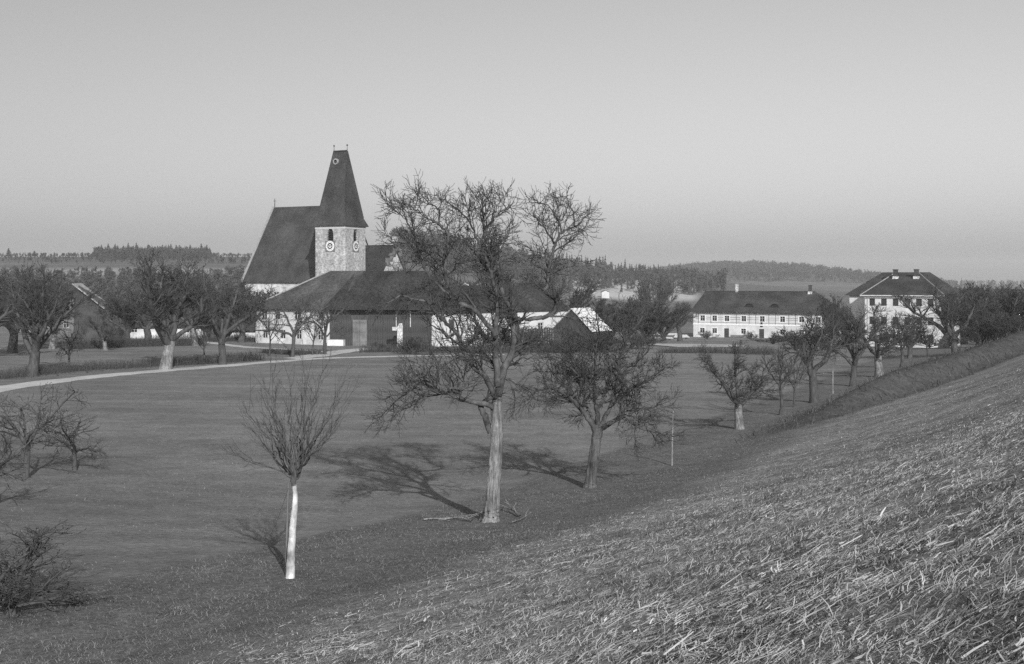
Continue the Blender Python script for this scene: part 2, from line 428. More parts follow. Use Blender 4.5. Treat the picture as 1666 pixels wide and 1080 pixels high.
class Grow:
    def __init__(self, seed, space, length, ang, wob, trop, rmin=0.005, segs=(6,6,5,4,3), maxlvl=4, taper=0.35, rfac=0.55):
        self.r = random.Random(seed); self.space, self.length, self.ang = space, length, ang
        self.wob, self.trop, self.rmin, self.segs, self.maxlvl = wob, trop, rmin, segs, maxlvl
        self.taper, self.rfac = taper, rfac
        self.out = {i: [] for i in range(6)}
    def march(self, p, d, L, r, lvl):
        R = self.r; n = self.segs[lvl]; st = L/n; pts = [p]; rad = [r]; w = self.wob[lvl]
        end = max(self.rmin, r*self.taper)
        for i in range(n):
            d = _n((d[0]+R.gauss(0, w), d[1]+R.gauss(0, w), d[2]+R.gauss(0, w)+self.trop[lvl]))
            p = (p[0]+d[0]*st, p[1]+d[1]*st, p[2]+d[2]*st)
            pts.append(p); rad.append(max(self.rmin*0.8, r+(end-r)*(i+1)/n))
        self.add(pts, rad, lvl)
    start1 = 0.15; thin = .02; tipf = .45
    def add(self, pts, rad, lvl):
        start = self.start1 if lvl == 1 else 0.15
        self.out[lvl].append((pts, rad))
        if lvl < self.maxlvl: self.kids(pts, rad, lvl, start)
    def kids(self, pts, rad, lvl, start):
        R = self.r; n = len(pts)-1
        L = sum(math.dist(pts[i], pts[i+1]) for i in range(n))
        k = L*(1-start)/self.space[lvl]
        k = int(k)+(R.random() < k-int(k))
        lo, hi = self.length[lvl]
        for j in range(k):
            t = start+(1-start)*(j+R.random())/k
            f = min(t*n, n-1e-6); i = int(f); f -= i
            a, b = pts[i], pts[i+1]
            p = tuple(a[c]+(b[c]-a[c])*f for c in range(3)); r0 = rad[i]+(rad[i+1]-rad[i])*f
            d = _n((b[0]-a[0], b[1]-a[1], b[2]-a[2]))
            cd = _side(d, R.uniform(*self.ang[lvl]), R.uniform(0, 2*math.pi))
            cl = R.uniform(lo, hi)*(1.15-0.75*t)*(min(1., .38+r0/self.thin) if lvl == 1 else 1)
            self.march(p, cd, cl, max(self.rmin, min(r0*self.rfac, r0*0.9)), lvl+1)
        # the branch itself runs out into a twig
        if lvl < self.maxlvl:
            d = _n(tuple(pts[-1][c]-pts[-2][c] for c in range(3)))
            self.march(pts[-1], d, self.r.uniform(lo, hi)*self.tipf, max(self.rmin, rad[-1]*0.9), lvl+1)

def smooth_line(pts, rads, k=4, wob=0.0, R=rnd):
    """Catmull-Rom through traced points"""
    P = [np.array(p, float) for p in pts]; P = [2*P[0]-P[1]]+P+[2*P[-1]-P[-2]]
    out, ro = [], []
    for i in range(1, len(P)-2):
        for j in range(k):
            t = j/k
            q = 0.5*((2*P[i])+(-P[i-1]+P[i+1])*t+(2*P[i-1]-5*P[i]+4*P[i+1]-P[i+2])*t*t+(-P[i-1]+3*P[i]-3*P[i+1]+P[i+2])*t**3)
            if wob: q = q+np.array([R.gauss(0, wob) for _ in range(3)])*(0 if (i == 1 and j == 0) else 1)
            out.append(tuple(q)); ro.append(rads[i-1]+(rads[i]-rads[i-1])*t)
    out.append(tuple(P[-2])); ro.append(rads[-1])
    return out, ro

# ---- archetypes of bare trees (about 6 m high; copies share these meshes)
def archetype(kind, seed):
    R = random.Random(seed)
    if kind == 'orchard':       # short trunk, wide vase of gnarled limbs
        g = Grow(seed, (0, .19, .125, .09), ((0,0), (.9,2.0), (.45,1.0), (.2,.5)), ((0,0), (.5,1.1), (.4,1.0), (.4,1.0)),
                 (.05,.16,.2,.2,.2), (.05,.05,.03,.05,.08), rmin=.009, segs=(5,8,6,4,2))
        g.start1 = .42
        th, tr, nl, ll, sp_ = R.uniform(1.5,1.9), .25, R.randint(5,7), (2.3,3.6), (.45,1.05)
    elif kind == 'pear':        # tall dense crown
        g = Grow(seed, (0, .25, .15, .11), ((0,0), (.9,2.0), (.45,1.0), (.2,.5)), ((0,0), (.4,.9), (.4,.9), (.4,.9)),
                 (.04,.12,.15,.2,.2), (.05,.12,.09,.08,.08), rmin=.009, segs=(5,8,6,4,2))
        g.start1 = .3
        th, tr, nl, ll, sp_ = 1.5, .25, R.randint(7,9), (3.0,4.6), (.15,.75)
    elif kind == 'sparse':
        g = Grow(seed, (0, .30, .20, .2), ((0,0), (.6,1.7), (.4,.9), (.2,.4)), ((0,0), (.6,1.2), (.5,1.1), (.4,1.0)),
                 (.08,.2,.24,.25,.2), (.05,.0,.0,.03,.05), rmin=.008, segs=(5,8,6,4,2))
        th, tr, nl, ll, sp_ = 1.2, .13, 5, (2.0,3.2), (.5,1.1)
    elif kind == 'bush':
        g = Grow(seed, (0, .24, .17, .14), ((0,0), (.6,1.5), (.4,.9), (.2,.4)), ((0,0), (.4,1.0), (.5,1.1), (.4,1.0)),
                 (.08,.2,.24,.25,.2), (.05,.02,.02,.04,.05), rmin=.008, segs=(5,8,6,4,2))
        th, tr, nl, ll, sp_ = .4, .12, 8, (1.6,2.8), (.3,1.3)
    elif kind == 'young':
        g = Grow(seed, (0, .22, .16, .2), ((0,0), (.6,1.3), (.3,.6), (.2,.3)), ((0,0), (.3,.6), (.3,.7), (.3,.7)),
                 (.03,.08,.1,.15,.2), (.05,.10,.10,.1,.1), rmin=.007, segs=(5,7,5,3,2), maxlvl=3)
        th, tr, nl, ll, sp_ = 1.9, .07, 6, (2.0,3.2), (.2,.7)
    elif kind == 'shrub':
        g = Grow(seed, (0, .22, .14, .10), ((0,0), (.7,1.5), (.35,.8), (.2,.4)), ((0,0), (.3,.8), (.3,.8), (.3,.9)),
                 (.05,.14,.18,.2,.2), (.05,.08,.08,.08,.08), rmin=.009, segs=(3,6,5,3,2))
        th, tr, nl, ll, sp_ = .35, .12, 9, (1.6,2.9), (.2,1.15)
    else:                       # brush: upright dense twigs of a coppice
        g = Grow(seed, (0, .26, .16, .12), ((0,0), (.8,1.8), (.4,1.0), (.25,.5)), ((0,0), (.2,.5), (.2,.5), (.2,.6)),
                 (.03,.07,.09,.12,.15), (.05,.14,.14,.14,.12), rmin=.010, segs=(4,8,6,4,2))
        th, tr, nl, ll, sp_ = .8, .15, 9, (3.2,4.9), (.08,.5)
    pts, rad, p, d = [(0,0,-0.25)], [tr*1.35], (0,0,-0.25), (R.gauss(0,.06), R.gauss(0,.06), 1)
    for i in range(6):
        d = _n((d[0]+R.gauss(0,.05), d[1]+R.gauss(0,.05), d[2]+.1)); st = (th+.25)/6
        p = tuple(p[c]+d[c]*st for c in range(3)); pts.append(p); rad.append(tr*(1.12 if i == 0 else 1-.04*i))
    g.out[0].append((pts, rad))
    for i in range(nl):
        az = 2*math.pi*(i+R.uniform(-.3,.3))/nl
        dd = _side((0,0,1), R.uniform(*sp_) if i else .12, az)
        h = pts[-1] if i % 2 else pts[-2]
        n = g.segs[1]; L = R.uniform(*ll)
        g.march(h, dd, L, tr*R.uniform(.45,.68), 1)
    wood = tube_mesh(kind+'_trunk', g.out[0], 8, M['trunk'] if seed in (1, 4) else M['bark'])
    limbs = tube_mesh(kind+'_limbs', g.out[1], 6, M['bark'])
    V1, Q1 = tubes(g.out[2], 4); V2, Q2 = tubes(g.out[3]+g.out[4], 3)
    crown = mesh_np(kind+'_crown', np.concatenate([V1, V2]), np.concatenate([Q1, Q2+len(V1)]), mat=M['twig'])
    zs = np.concatenate([V1, V2]); 
    return dict(trunk=wood, limbs=limbs, crown=crown, h=float(np.percentile(zs[:, 2], 99.5)), w=float(np.percentile(np.hypot(zs[:, 0], zs[:, 1]), 97)*2*.88))
AR = {'orchard': [archetype('orchard', s) for s in (1, 2, 3)], 'pear': [archetype('pear', s) for s in (4, 5)],
      'bush': [archetype('bush', 13)], 'young': [archetype('young', 6), archetype('young', 16)], 'sparse': [archetype('sparse', s) for s in (11, 12)], 'shrub': [archetype('shrub', s) for s in (7, 8)], 'brush': [archetype('brush', s) for s in (9, 10)]}
_tc = {}
def tree(kind, loc, h, w, label, name=None, cat='tree', group=None, lean=(0,0), rz=None):
    k = _tc.get(kind, 0); _tc[kind] = k+1
    a = AR[kind][k % len(AR[kind])]
    sx = 1.18*w/a['w']; sz = h/a['h']
    o = empty(name or {'orchard':'fruit_tree','pear':'pear_tree','young':'young_tree','sparse':'fruit_tree','bush':'bush','shrub':'shrub','brush':'coppice_tree'}[kind],
              loc, rnd.uniform(0, 6.28) if rz is None else rz, label, cat, group)
    o.rotation_euler[0], o.rotation_euler[1] = lean
    o.scale = (sx, sx, sz)
    link('trunk', a['trunk'], o); link('limbs' if False else 'branch', a['limbs'], o); link('crown', a['crown'], o)
    return o
def tree_px(kind, bx, by, top, wpx, label, dist=None, **k):
    if dist is None: p = ground(bx, by)
    else: p = (ux(bx, dist), dist, H(ux(bx, dist), dist))
    hh = (HOR-top)/F*p[1]-p[2]
    return tree(kind, p, hh, wpx/F*p[1], label, **k)

# ------------------------------------------------------------------ the traced fruit trees in the foreground
def traced_tree(name, base_px, trunk, limbs, label, g, depth_seed, rough=0.02, trunk_mat='trunk'):
    bp = ground(*base_px); y0 = bp[1]; sc_ = y0/F
    root = empty(name, bp, 0, label, 'tree')
    def loc(px, py, dy=0.0): return ((px-CX)/F*(y0+dy)-bp[0], dy, (HOR-py)/F*(y0+dy)-bp[2])
    pts = [loc(x, y) for x, y, r in trunk]; rad = [r*sc_ for x, y, r in trunk]
    P, Rr = smooth_line(pts, rad, 9, 0.003, g.r)
    P = [(P[0][0], P[0][1], P[0][2]-0.25)]+P; Rr = [Rr[0]*1.25]+Rr
    ns = 26; V, Q = tubes([(P, Rr)], ns); C = np.repeat(np.array(P), ns, 0); D = V-C
    th = np.tile(np.arange(ns), len(P)); zz = C[:, 2]
    k = 1+.13*np.sin(th*2*math.pi/ns*5+zz*1.1+depth_seed)*np.clip(1.1-zz*.5, .25, 1)+.11*(npr.random(len(V))-.5)+.16*vnoise(th*.9, zz*2.2+depth_seed)+.10*vnoise(th*2.3, zz*6)
    link('trunk', mesh_np('trunk', C+D*k[:, None], Q, mat=M[trunk_mat], smooth=True), root)
    for L in limbs:
        lvl = L.get('lvl', 1); pr = L['pts']; n = len(pr)
        d0, d1 = L.get('dy', (0, 0))
        pp = [loc(x, y, d0+(d1-d0)*(i/(n-1))+(0 if i == 0 else g.r.gauss(0, .08))) for i, (x, y) in enumerate(pr)]
        r0, r1 = L['r']
        rr = [(r0+(r1-r0)*(i/(n-1))**0.8)*sc_ for i in range(n)]
        P, Rr = smooth_line(pp, rr, 4, 0.012, g.r)
        link('limb', tube_mesh('limb', [(P, Rr)], 8, M['limb'], rough=rough*0.6), root)
        g.kids(P, Rr, lvl, L.get('start', 0.2))
    V1, Q1 = tubes(g.out[2], 5); V2, Q2 = tubes(g.out[3], 4); V3, Q3 = tubes(g.out[4], 3)
    V = np.concatenate([V1, V2, V3]); Q = np.concatenate([Q1, Q2+len(V1), Q3+len(V1)+len(V2)])
    link('crown', mesh_np('crown', V, Q, mat=M['twig']), root)
    return root

g1 = Grow(21, (0,.165,.115,.10), ((0,0),(.4,1.25),(.3,.85),(.15,.5)), ((0,0),(.45,1.1),(.4,1.0),(.4,1.1)),
          (.05,.15,.18,.2,.2), (.05,.03,.05,.05,.05), rmin=.0056, segs=(5,8,7,5,3))
g1.thin = .05; g1.tipf = .34
traced_tree('old_fruit_tree', (798,848),
    [(797,850,18),(798,842,14),(799,832,12.4),(801,815,11.2),(803,785,11),(806,750,10.3),(808,715,9.6),(808,690,9.4),(808,662,9.0),(809,648,7.5)],
    [dict(pts=[(809,655),(812,630),(820,600),(832,575),(837,545),(838,520),(831,500),(819,484)], r=(7,4.2), dy=(0,.5)),
     dict(pts=[(819,484),(814,462),(812,440),(806,415),(806,400),(819,390),(828,376)], r=(4.0,1.4), dy=(.5,.9), start=.1),
     dict(pts=[(810,628),(809,600),(805,565),(806,535),(809,500),(805,467),(796,435),(790,405),(789,381),(786,355),(785,330)], r=(6.2,1.5), dy=(0,-.5)),
     dict(pts=[(792,425),(778,392),(765,362),(748,345),(730,330)], r=(2.2,.8), dy=(-.4,-.9), start=.05),
     dict(pts=[(788,385),(797,364),(806,352),(820,346),(823,339),(820,330)], r=(1.8,.7), dy=(-.4,0), start=.1),
     dict(pts=[(787,365),(781,345),(789,336),(791,326)], r=(1.6,.6), dy=(-.5,-.2), start=.1),
     dict(pts=[(796,435),(776,415),(762,400),(748,386)], r=(1.8,.7), dy=(-.4,.6), start=.1),
     dict(pts=[(809,500),(806,470),(800,448),(808,425),(800,402)], r=(2.2,.9), dy=(-.3,1.0), start=.1),
     dict(pts=[(806,548),(803,538),(789,524),(771,504),(751,493),(732,482),(727,460),(724,440),(722,424),(725,411),(729,394),(727,378),(714,364)], r=(4.4,2.0), dy=(-.3,-1.2)),
     dict(pts=[(714,364),(698,357),(687,346),(674,340),(664,332)], r=(1.8,.6), dy=(-1.2,-1.5), start=.05),
     dict(pts=[(714,364),(715,346),(706,335),(697,330),(689,320)], r=(1.6,.6), dy=(-1.2,-.8), start=.05),
     dict(pts=[(723,420),(709,410),(693,399),(677,396),(655,396),(636,388)], r=(1.9,.6), dy=(-1,-1.6), start=.1),
     dict(pts=[(729,478),(700,450),(684,420),(677,392),(668,372),(660,354),(646,346),(632,333)], r=(2.4,.7), dy=(-1,-2.0), start=.15),
     dict(pts=[(809,652),(800,635),(786,609),(771,598),(753,568),(741,540),(722,523),(709,509),(695,491),(675,487),(650,482),(632,492)], r=(5.2,1.2), dy=(0,-1.9)),
     dict(pts=[(741,540),(729,548),(718,538),(708,532)], r=(2.5,1.2), dy=(-.9,-1.3), start=.2),
     dict(pts=[(799,703),(793,690),(787,672),(782,660),(790,652)], r=(6.0,4.0), dy=(0,-.15), start=.9),
     dict(pts=[(806,662),(792,657),(776,655),(753,650),(736,642),(722,638),(709,635),(697,637),(684,647),(668,655),(652,664),(637,680)], r=(5.4,1.0), dy=(0,-1.0)),
     dict(pts=[(724,638),(737,631),(751,632),(756,622),(748,600)], r=(2.2,.8), dy=(-.6,-.2), start=.2),
     dict(pts=[(718,636),(712,622),(702,613),(690,611),(676,616),(664,628)], r=(2.4,.7), dy=(-.7,-1.6), start=.15),
     dict(pts=[(690,641),(682,632),(668,635),(650,648),(634,662),(622,676)], r=(1.8,.6), dy=(-.9,.2), start=.1),
     dict(pts=[(812,628),(822,616),(838,622),(852,631),(866,640),(874,655)], r=(3.0,.8), dy=(0,.8), start=.2),
     dict(pts=[(838,520),(855,519),(874,518),(892,513),(901,506),(905,490),(898,483),(888,474),(891,460),(892,442)], r=(3.8,3.2), dy=(.2,1.0), start=.3),
     dict(pts=[(892,442),(897,420),(902,402),(907,388),(914,379),(925,373),(935,369),(946,360),(955,350)], r=(3.2,.8), dy=(1.0,1.2), start=.05),
     dict(pts=[(891,446),(884,436),(875,434),(866,425),(870,412),(862,404)], r=(2.0,.7), dy=(1,.6), start=.1),
     dict(pts=[(914,379),(911,364),(903,350),(894,336),(880,331),(864,330)], r=(1.7,.6), dy=(1.2,.9), start=.1),
     dict(pts=[(935,369),(934,352),(929,338),(920,330)], r=(1.4,.5), dy=(1.2,1.6), start=.1),
     dict(pts=[(903,398),(895,384),(886,372),(876,360),(868,350)], r=(1.7,.6), dy=(1.1,1.7), start=.1),
     dict(pts=[(897,420),(915,420),(931,426),(940,435)], r=(1.6,.5), dy=(1,1.3), start=.1),
     dict(pts=[(822,598),(815,575),(818,552),(826,530)], r=(2.8,1.0), dy=(.2,1.5), start=.1),
     dict(pts=[(805,560),(790,548),(777,530),(770,508),(765,485)], r=(2.8,1.0), dy=(-.2,1.4), start=.1),
     dict(pts=[(784,607),(783,585),(786,560),(784,535)], r=(2.0,.7), dy=(-.3,-1.5), start=.1)],
    'largest bare fruit tree, with a pale thick trunk and high forked crown in mid meadow', g1, 3)

g2 = Grow(22, (0,.155,.11,.10), ((0,0),(.6,1.4),(.3,.8),(.15,.4)), ((0,0),(.45,1.1),(.4,1.0),(.4,1.1)),
          (.05,.14,.17,.2,.2), (.05,.0,.02,.03,.03), rmin=.0065, segs=(5,8,7,5,3))
traced_tree('old_fruit_tree', (960,793),
    [(959,795,13.5),(960,788,10.2),(962,775,8.4),(965,750,8),(969,722,7.8),(972,704,8.2),(973,692,7.4)],
    [dict(pts=[(970,702),(962,688),(951,672),(940,660),(928,648),(915,640),(897,632),(876,635),(862,645)], r=(5.4,1.0), dy=(0,-1.0)),
     dict(pts=[(938,656),(930,641),(920,630),(908,619),(896,603)], r=(2.6,.8), dy=(-.4,.4), start=.1),
     dict(pts=[(944,664),(948,645),(952,634),(966,628)], r=(1.8,.8), dy=(-.4,-.4), start=.2),
     dict(pts=[(973,695),(971,670),(968,648),(967,628),(963,616),(950,605),(936,590),(925,572)], r=(4.6,1.0), dy=(0,.7)),
     dict(pts=[(966,620),(972,600),(968,574),(975,545),(970,515)], r=(2.4,.8), dy=(.3,-.8), start=.1),
     dict(pts=[(976,695),(985,678),(993,660),(1001,635),(1008,612),(1013,600),(1030,592),(1048,578),(1060,562)], r=(4.4,.9), dy=(0,1.0)),
     dict(pts=[(1009,610),(1006,590),(1016,562),(1013,535),(1020,515)], r=(2.0,.7), dy=(.6,-.4), start=.1),
     dict(pts=[(975,698),(990,690),(1003,682),(1018,678),(1029,688),(1044,697),(1060,701),(1078,706),(1092,716)], r=(4.6,.8), dy=(0,-.9)),
     dict(pts=[(1000,684),(1012,672),(1025,666),(1042,664),(1060,663),(1080,656)], r=(2.8,.8), dy=(-.2,.9), start=.1),
     dict(pts=[(994,660),(1010,648),(1022,633),(1040,625),(1062,612),(1080,600)], r=(2.4,.8), dy=(.2,-1.3), start=.1),
     dict(pts=[(971,668),(980,650),(985,630),(992,606),(988,570),(996,540),(992,518)], r=(2.6,.8), dy=(.2,1.8), start=.1),
     dict(pts=[(967,690),(955,660),(945,630),(933,598),(920,560),(912,535)], r=(2.6,.8), dy=(.1,2.0), start=.15),
     dict(pts=[(966,640),(948,618),(930,600),(905,585),(880,575)], r=(2.6,.8), dy=(.2,-1.4), start=.15)],
    'low wide bare fruit tree with short dark trunk, just right of the largest tree', g2, 5, trunk_mat='trunk_dark')

# ---- young limewashed tree with its stake and rope
def young_limed():
    bp = ground(472, 940); sc_ = bp[1]/F
    root = empty('young_tree', bp, 0, 'young bare tree with whitewashed stem tied to a thin stake', 'tree')
    lp = lambda x, y, d=0: ((x-472)*sc_, d, (940-y)*sc_)
    P, R_ = smooth_line([lp(472,946),lp(473,915),lp(475,880),lp(477,850),lp(480,820),lp(480,800),lp(478,788)], [8.5*sc_,6.8*sc_,6.1*sc_,5.6*sc_,4.8*sc_,4.0*sc_,3.8*sc_], 4, .003)
    link('trunk', tube_mesh('trunk', [(P, R_)], 10, M['lime'], rough=.006), root)
    P, R_ = smooth_line([lp(478,790),lp(477,782),lp(478,774)], [4.0*sc_,4.6*sc_,4.4*sc_], 4)
    link('limb', tube_mesh('limb', [(P, R_)], 8, M['limb']), root)
    g = Grow(31, (0,.22,.20,.2), ((0,0),(.4,1.0),(.2,.5),(.1,.25)), ((0,0),(.2,.5),(.3,.7),(.3,.8)),
             (.03,.05,.07,.1,.12), (.05,.06,.08,.08,.08), rmin=.0035, segs=(5,8,6,4,2), rfac=.55)
    heads = [(396,700,.5),(412,655,-.3),(432,632,.4),(452,618,-.5),(468,622,.2),(488,612,.5),(505,622,-.4),(525,606,.0),(545,640,.4),(566,650,-.2),(395,735,-.4),(545,700,-.6),(500,650,1.0),(455,660,-1.0),(420,690,.9),(530,680,.9)]
    for hx, hy, dy in heads:
        mx, my = 478+(hx-478)*.45+rnd.uniform(-6,6), 778+(hy-778)*.42+rnd.uniform(-5,5)
        pts = [lp(478,782), lp(478+(hx-478)*.16, 772+(hy-778)*.08, dy*.15), lp(mx,my,dy*.5), lp(478+(hx-478)*.75+rnd.uniform(-5,5), 778+(hy-778)*.74, dy*.8), lp(hx,hy,dy)]
        P, R_ = smooth_line(pts, [2.1*sc_,1.8*sc_,1.4*sc_,.8*sc_,.4*sc_], 4, .022)
        link('limb', tube_mesh('limb', [(P, R_)], 6, M['limb']), root)
        g.kids(P, R_, 1, .25)
    V1, Q1 = tubes(g.out[2], 4); V2, Q2 = tubes(g.out[3]+g.out[4], 3)
    link('crown', mesh_np('crown', np.concatenate([V1,V2]), np.concatenate([Q1,Q2+len(V1)]), mat=M['twig_grey']), root)
    sp = ground(465, 936)
    o = link('stake', tube_mesh('stake', [([(0,0,-.3),(.02,0,.8),(.05,0,1.85)], [.026,.024,.02])], 8, M['board_pale'], rough=.003), None, sp)
    tag(o, 'thin grey stake standing against the whitewashed young tree', 'stake')
    a = (bp[0]-.02, bp[1]-.1, bp[2]+1.78); e = ground(428, 892)
    pts = [tuple(a[c]+(e[c]-a[c])*t-(0.10*math.sin(math.pi*t) if c == 2 else 0) for c in range(3)) for t in np.linspace(0,1,9)]
    o = link('rope', tube_mesh('rope', [(pts, [.009]*9)], 6, M['wood_pale']), None)
    tag(o, 'pale guy rope slanting from the young tree down to the grass', 'rope')
young_limed()

# ------------------------------------------------------------------ orchard row along the foot of the slope, and other bare trees
tree_px('orchard', 1204,698,556,118,'low bare fruit tree at the slope foot, just left of the thin saplings')
tree_px('young', 1269,675,548,74,'thin leaning sapling at the slope foot, taller one of the pair before the bank')
tree_px('young', 1291,662,562,56,'thin straight sapling beside the leaning one at the slope foot')
tree_px('orchard', 1325,655,506,106,'bare fruit tree with a tall pale knotted trunk before the dark bank')
tree_px('orchard', 1387,628,500,104,'bare dark fruit tree with forked trunk above the left end of the bank')
tree_px('orchard', 1432,612,495,116,'bare dark fruit tree with a broad vase crown hiding the school front')
tree_px('young', 1465,598,505,66,'slim bare tree with light trunk in front of the school')
tree_px('pear', 1534,566,462,104,'tall dark bare tree at the right corner of the school')
tree_px('orchard', 1555,556,480,80,'dark twisted bare tree just right of the school corner tree', dist=122)
tree_px('young', 1510,575,520,50,'thin bent bare tree against the white school wall', dist=125)
# left of the road
tree_px('pear', 52,612,432,128,'big blurred bare tree at the left edge beyond the road')
tree_px('pear', 270,601,412,142,'tallest bare tree beyond the road, forked high above the hedge')
tree_px('orchard', 363,593,452,124,'bare spreading tree right of the tallest one beside the road')
tree_px('sparse', 476,581,460,112,'bare tree with arching limbs in front of the white house')
tree_px('sparse', 528,577,474,80,'bare tree at the corner between white house and barn')
tree_px('young', 438,582,500,40,'slender sapling left of the white house path', dist=128)
tree_px('young', 508,578,508,44,'slender sapling between the two trees of the white house')
tree_px('young', 333,592,520,36,'slender sapling between the two big roadside trees')
tree_px('sparse', 112,604,512,70,'bare tree second from the left edge beyond the road')
bg = [('pear',20,132,440,110),('pear',84,140,440,70),('orchard',172,138,512,60),('pear',208,150,462,80),('orchard',238,150,470,90),
      ('pear',318,150,440,80),('orchard',345,165,470,80),('pear',392,160,462,80),('orchard',60,150,460,110),('brush',420,190,470,60),('pear',-20,120,440,120)]
where = ['at the far left edge','second from the left edge','left of the pale gable','in front of the pale gable','below the spruce wood',
         'right of the tallest roadside tree','before the white cottage','left of the church','low in the left-hand thicket','under the nave roof','leaving the picture on the left']
for (k, px, d, top, w), wh in zip(bg, where):
    tree_px(k, px, 0, top, w, 'blurred bare village tree '+wh, dist=d, group='bare trees of the village orchard')
# behind and beside the farm
bg = [('brush',960,172,500,70,'at the left end of the dark coppice by the shed'),('brush',992,176,488,72,'just right of the pale shed roof'),
      ('brush',1022,172,486,70,'in the middle of the dark coppice'),('brush',1052,178,488,70,'right of the middle of the dark coppice'),
      ('brush',1080,186,492,56,'at the right end of the dark coppice'),('orchard',1106,205,492,62,'left of the long farmhouse gable'),
      ('pear',1074,330,446,46,'taller than its neighbours before the far field'),('pear',1050,300,452,40,'left of the tall far tree before the far field'),
      ('brush',700,200,440,70,'behind the barn ridge'),('pear',650,205,425,70,'below the choir gable'),
      ('brush',760,205,445,80,'behind the stable roof'),('brush',840,205,440,90,'behind the right half of the stable roof'),('brush',910,200,455,80,'behind the shed ridge')]
for k, px, d, top, w, wh in bg:
    tree_px(k, px, 0, top, w, 'dark bare tree '+wh, dist=d, group='bare trees round the farm')
bg = [('shrub',622,140,556,44,'at the foot of the barn door'),('shrub',670,133,548,60,'right of the white pillar'),('shrub',820,140,528,70,'below the stable wall'),
      ('shrub',868,140,530,70,'in front of the dark fence'),('shrub',925,138,535,80,'below the pale shed'),('shrub',985,140,540,80,'right of the pale shed'),
      ('shrub',760,150,545,50,'against the white stable wall'),('shrub',1040,150,540,70,'left of the timber stack'),
      ('shrub',1258,190,545,60,'near the middle of the farmhouse front'),('shrub',1290,185,538,60,'in front of the right farmhouse windows'),('shrub',1330,190,530,70,'at the right farmhouse corner'),
      ('shrub',1150,236,538,26,'at the left farmhouse corner'),('shrub',1222,232,538,28,'between the farmhouse doors')]
for k, px, d, top, w, wh in bg:
    tree_px(k, px, 0, top, w, 'leafless shrub '+wh, dist=d, cat='shrub', group='shrubs round the farms')
bg = [('pear',1358,150,496,40,'filling the gap between farmhouse and school'),('brush',1354,190,480,36,'beside the right gable of the farmhouse'),('orchard',1480,125,515,80,'under the middle school windows'),
      ('brush',1590,150,470,80,'first right of the school'),('pear',1630,160,468,80,'second right of the school'),('brush',1665,150,470,80,'at the right edge of the picture'),
      ('brush',1610,210,462,90,'farther back right of the school'),('brush',1570,215,468,70,'behind the school corner'),('brush',1650,230,464,90,'farthest back at the right edge'),('shrub',1478,190,540,60,'left of centre under the school windows'),('shrub',1512,188,548,50,'right of centre under the school windows'),('shrub',1545,186,545,60,'at the right foot of the school wall'),('shrub',1600,122,505,90,'low on the bank right of the school'),('shrub',1650,118,508,80,'low on the bank at the right edge')]
for k, px, d, top, w, wh in bg:
    tree_px(k, px, 0, top, w, 'dark bare tree '+wh, dist=d, group='bare trees round the school')
# left foreground
tree_px('sparse', 42,777,628,150,'small bare tree at the left edge in mid meadow')
tree_px('sparse', 122,765,660,130,'low bare fruit tree with drooping branches right of the left edge tree')
tree_px('bush', 18,1000,868,290,'dark sprawling bush in the lower left corner', cat='bush')
tree_px('sparse', -22,830,690,120,'sparse bare bush cut by the left edge of the picture', name='shrub', cat='shrub')

# ------------------------------------------------------------------ buildings
def house_frame(p0, p1):
    """p0, p1: (px, distance) of the left and right facade corners -> origin, angle, length, px->local x"""
    a = np.array([ux(*p0), p0[1]]); b = np.array([ux(*p1), p1[1]])
    e = (b-a); L = float(np.hypot(*e)); e /= L
    def at(px):
        u = (px-CX)/F
        return float((u*a[1]-a[0])/(e[0]-u*e[1]))
    return a, math.atan2(e[1], e[0]), L, at

def wall_mesh(L, Dp, Hh, ops, y=0.0, reveal=0.22, base=-1.0, others=True):
    """front wall with real openings (x0,x1,z0,z1), plus side and back walls"""
    m = MB()
    xs = sorted({0.0, L, *[o[0] for o in ops], *[o[1] for o in ops]}); zs = sorted({base, Hh, *[o[2] for o in ops], *[o[3] for o in ops]})
    for i in range(len(xs)-1):
        for j in range(len(zs)-1):
            cx, cz = (xs[i]+xs[i+1])/2, (zs[j]+zs[j+1])/2
            if any(o[0] < cx < o[1] and o[2] < cz < o[3] for o in ops): continue
            m.poly([(xs[i],y,zs[j]),(xs[i+1],y,zs[j]),(xs[i+1],y,zs[j+1]),(xs[i],y,zs[j+1])])
    for x0, x1, z0, z1 in ops:
        r = y+reveal
        m.poly([(x0,y,z0),(x0,r,z0),(x0,r,z1),(x0,y,z1)][::-1]); m.poly([(x1,y,z0),(x1,r,z0),(x1,r,z1),(x1,y,z1)])
        m.poly([(x0,y,z0),(x1,y,z0),(x1,r,z0),(x0,r,z0)]); m.poly([(x0,y,z1),(x1,y,z1),(x1,r,z1),(x0,r,z1)][::-1])
    if others:
        m.poly([(L,y,base),(L,Dp,base),(L,Dp,Hh),(L,y,Hh)]); m.poly([(0,y,base),(0,Dp,base),(0,Dp,Hh),(0,y,Hh)][::-1])
        m.poly([(0,Dp,base),(L,Dp,base),(L,Dp,Hh),(0,Dp,Hh)][::-1])
    return m

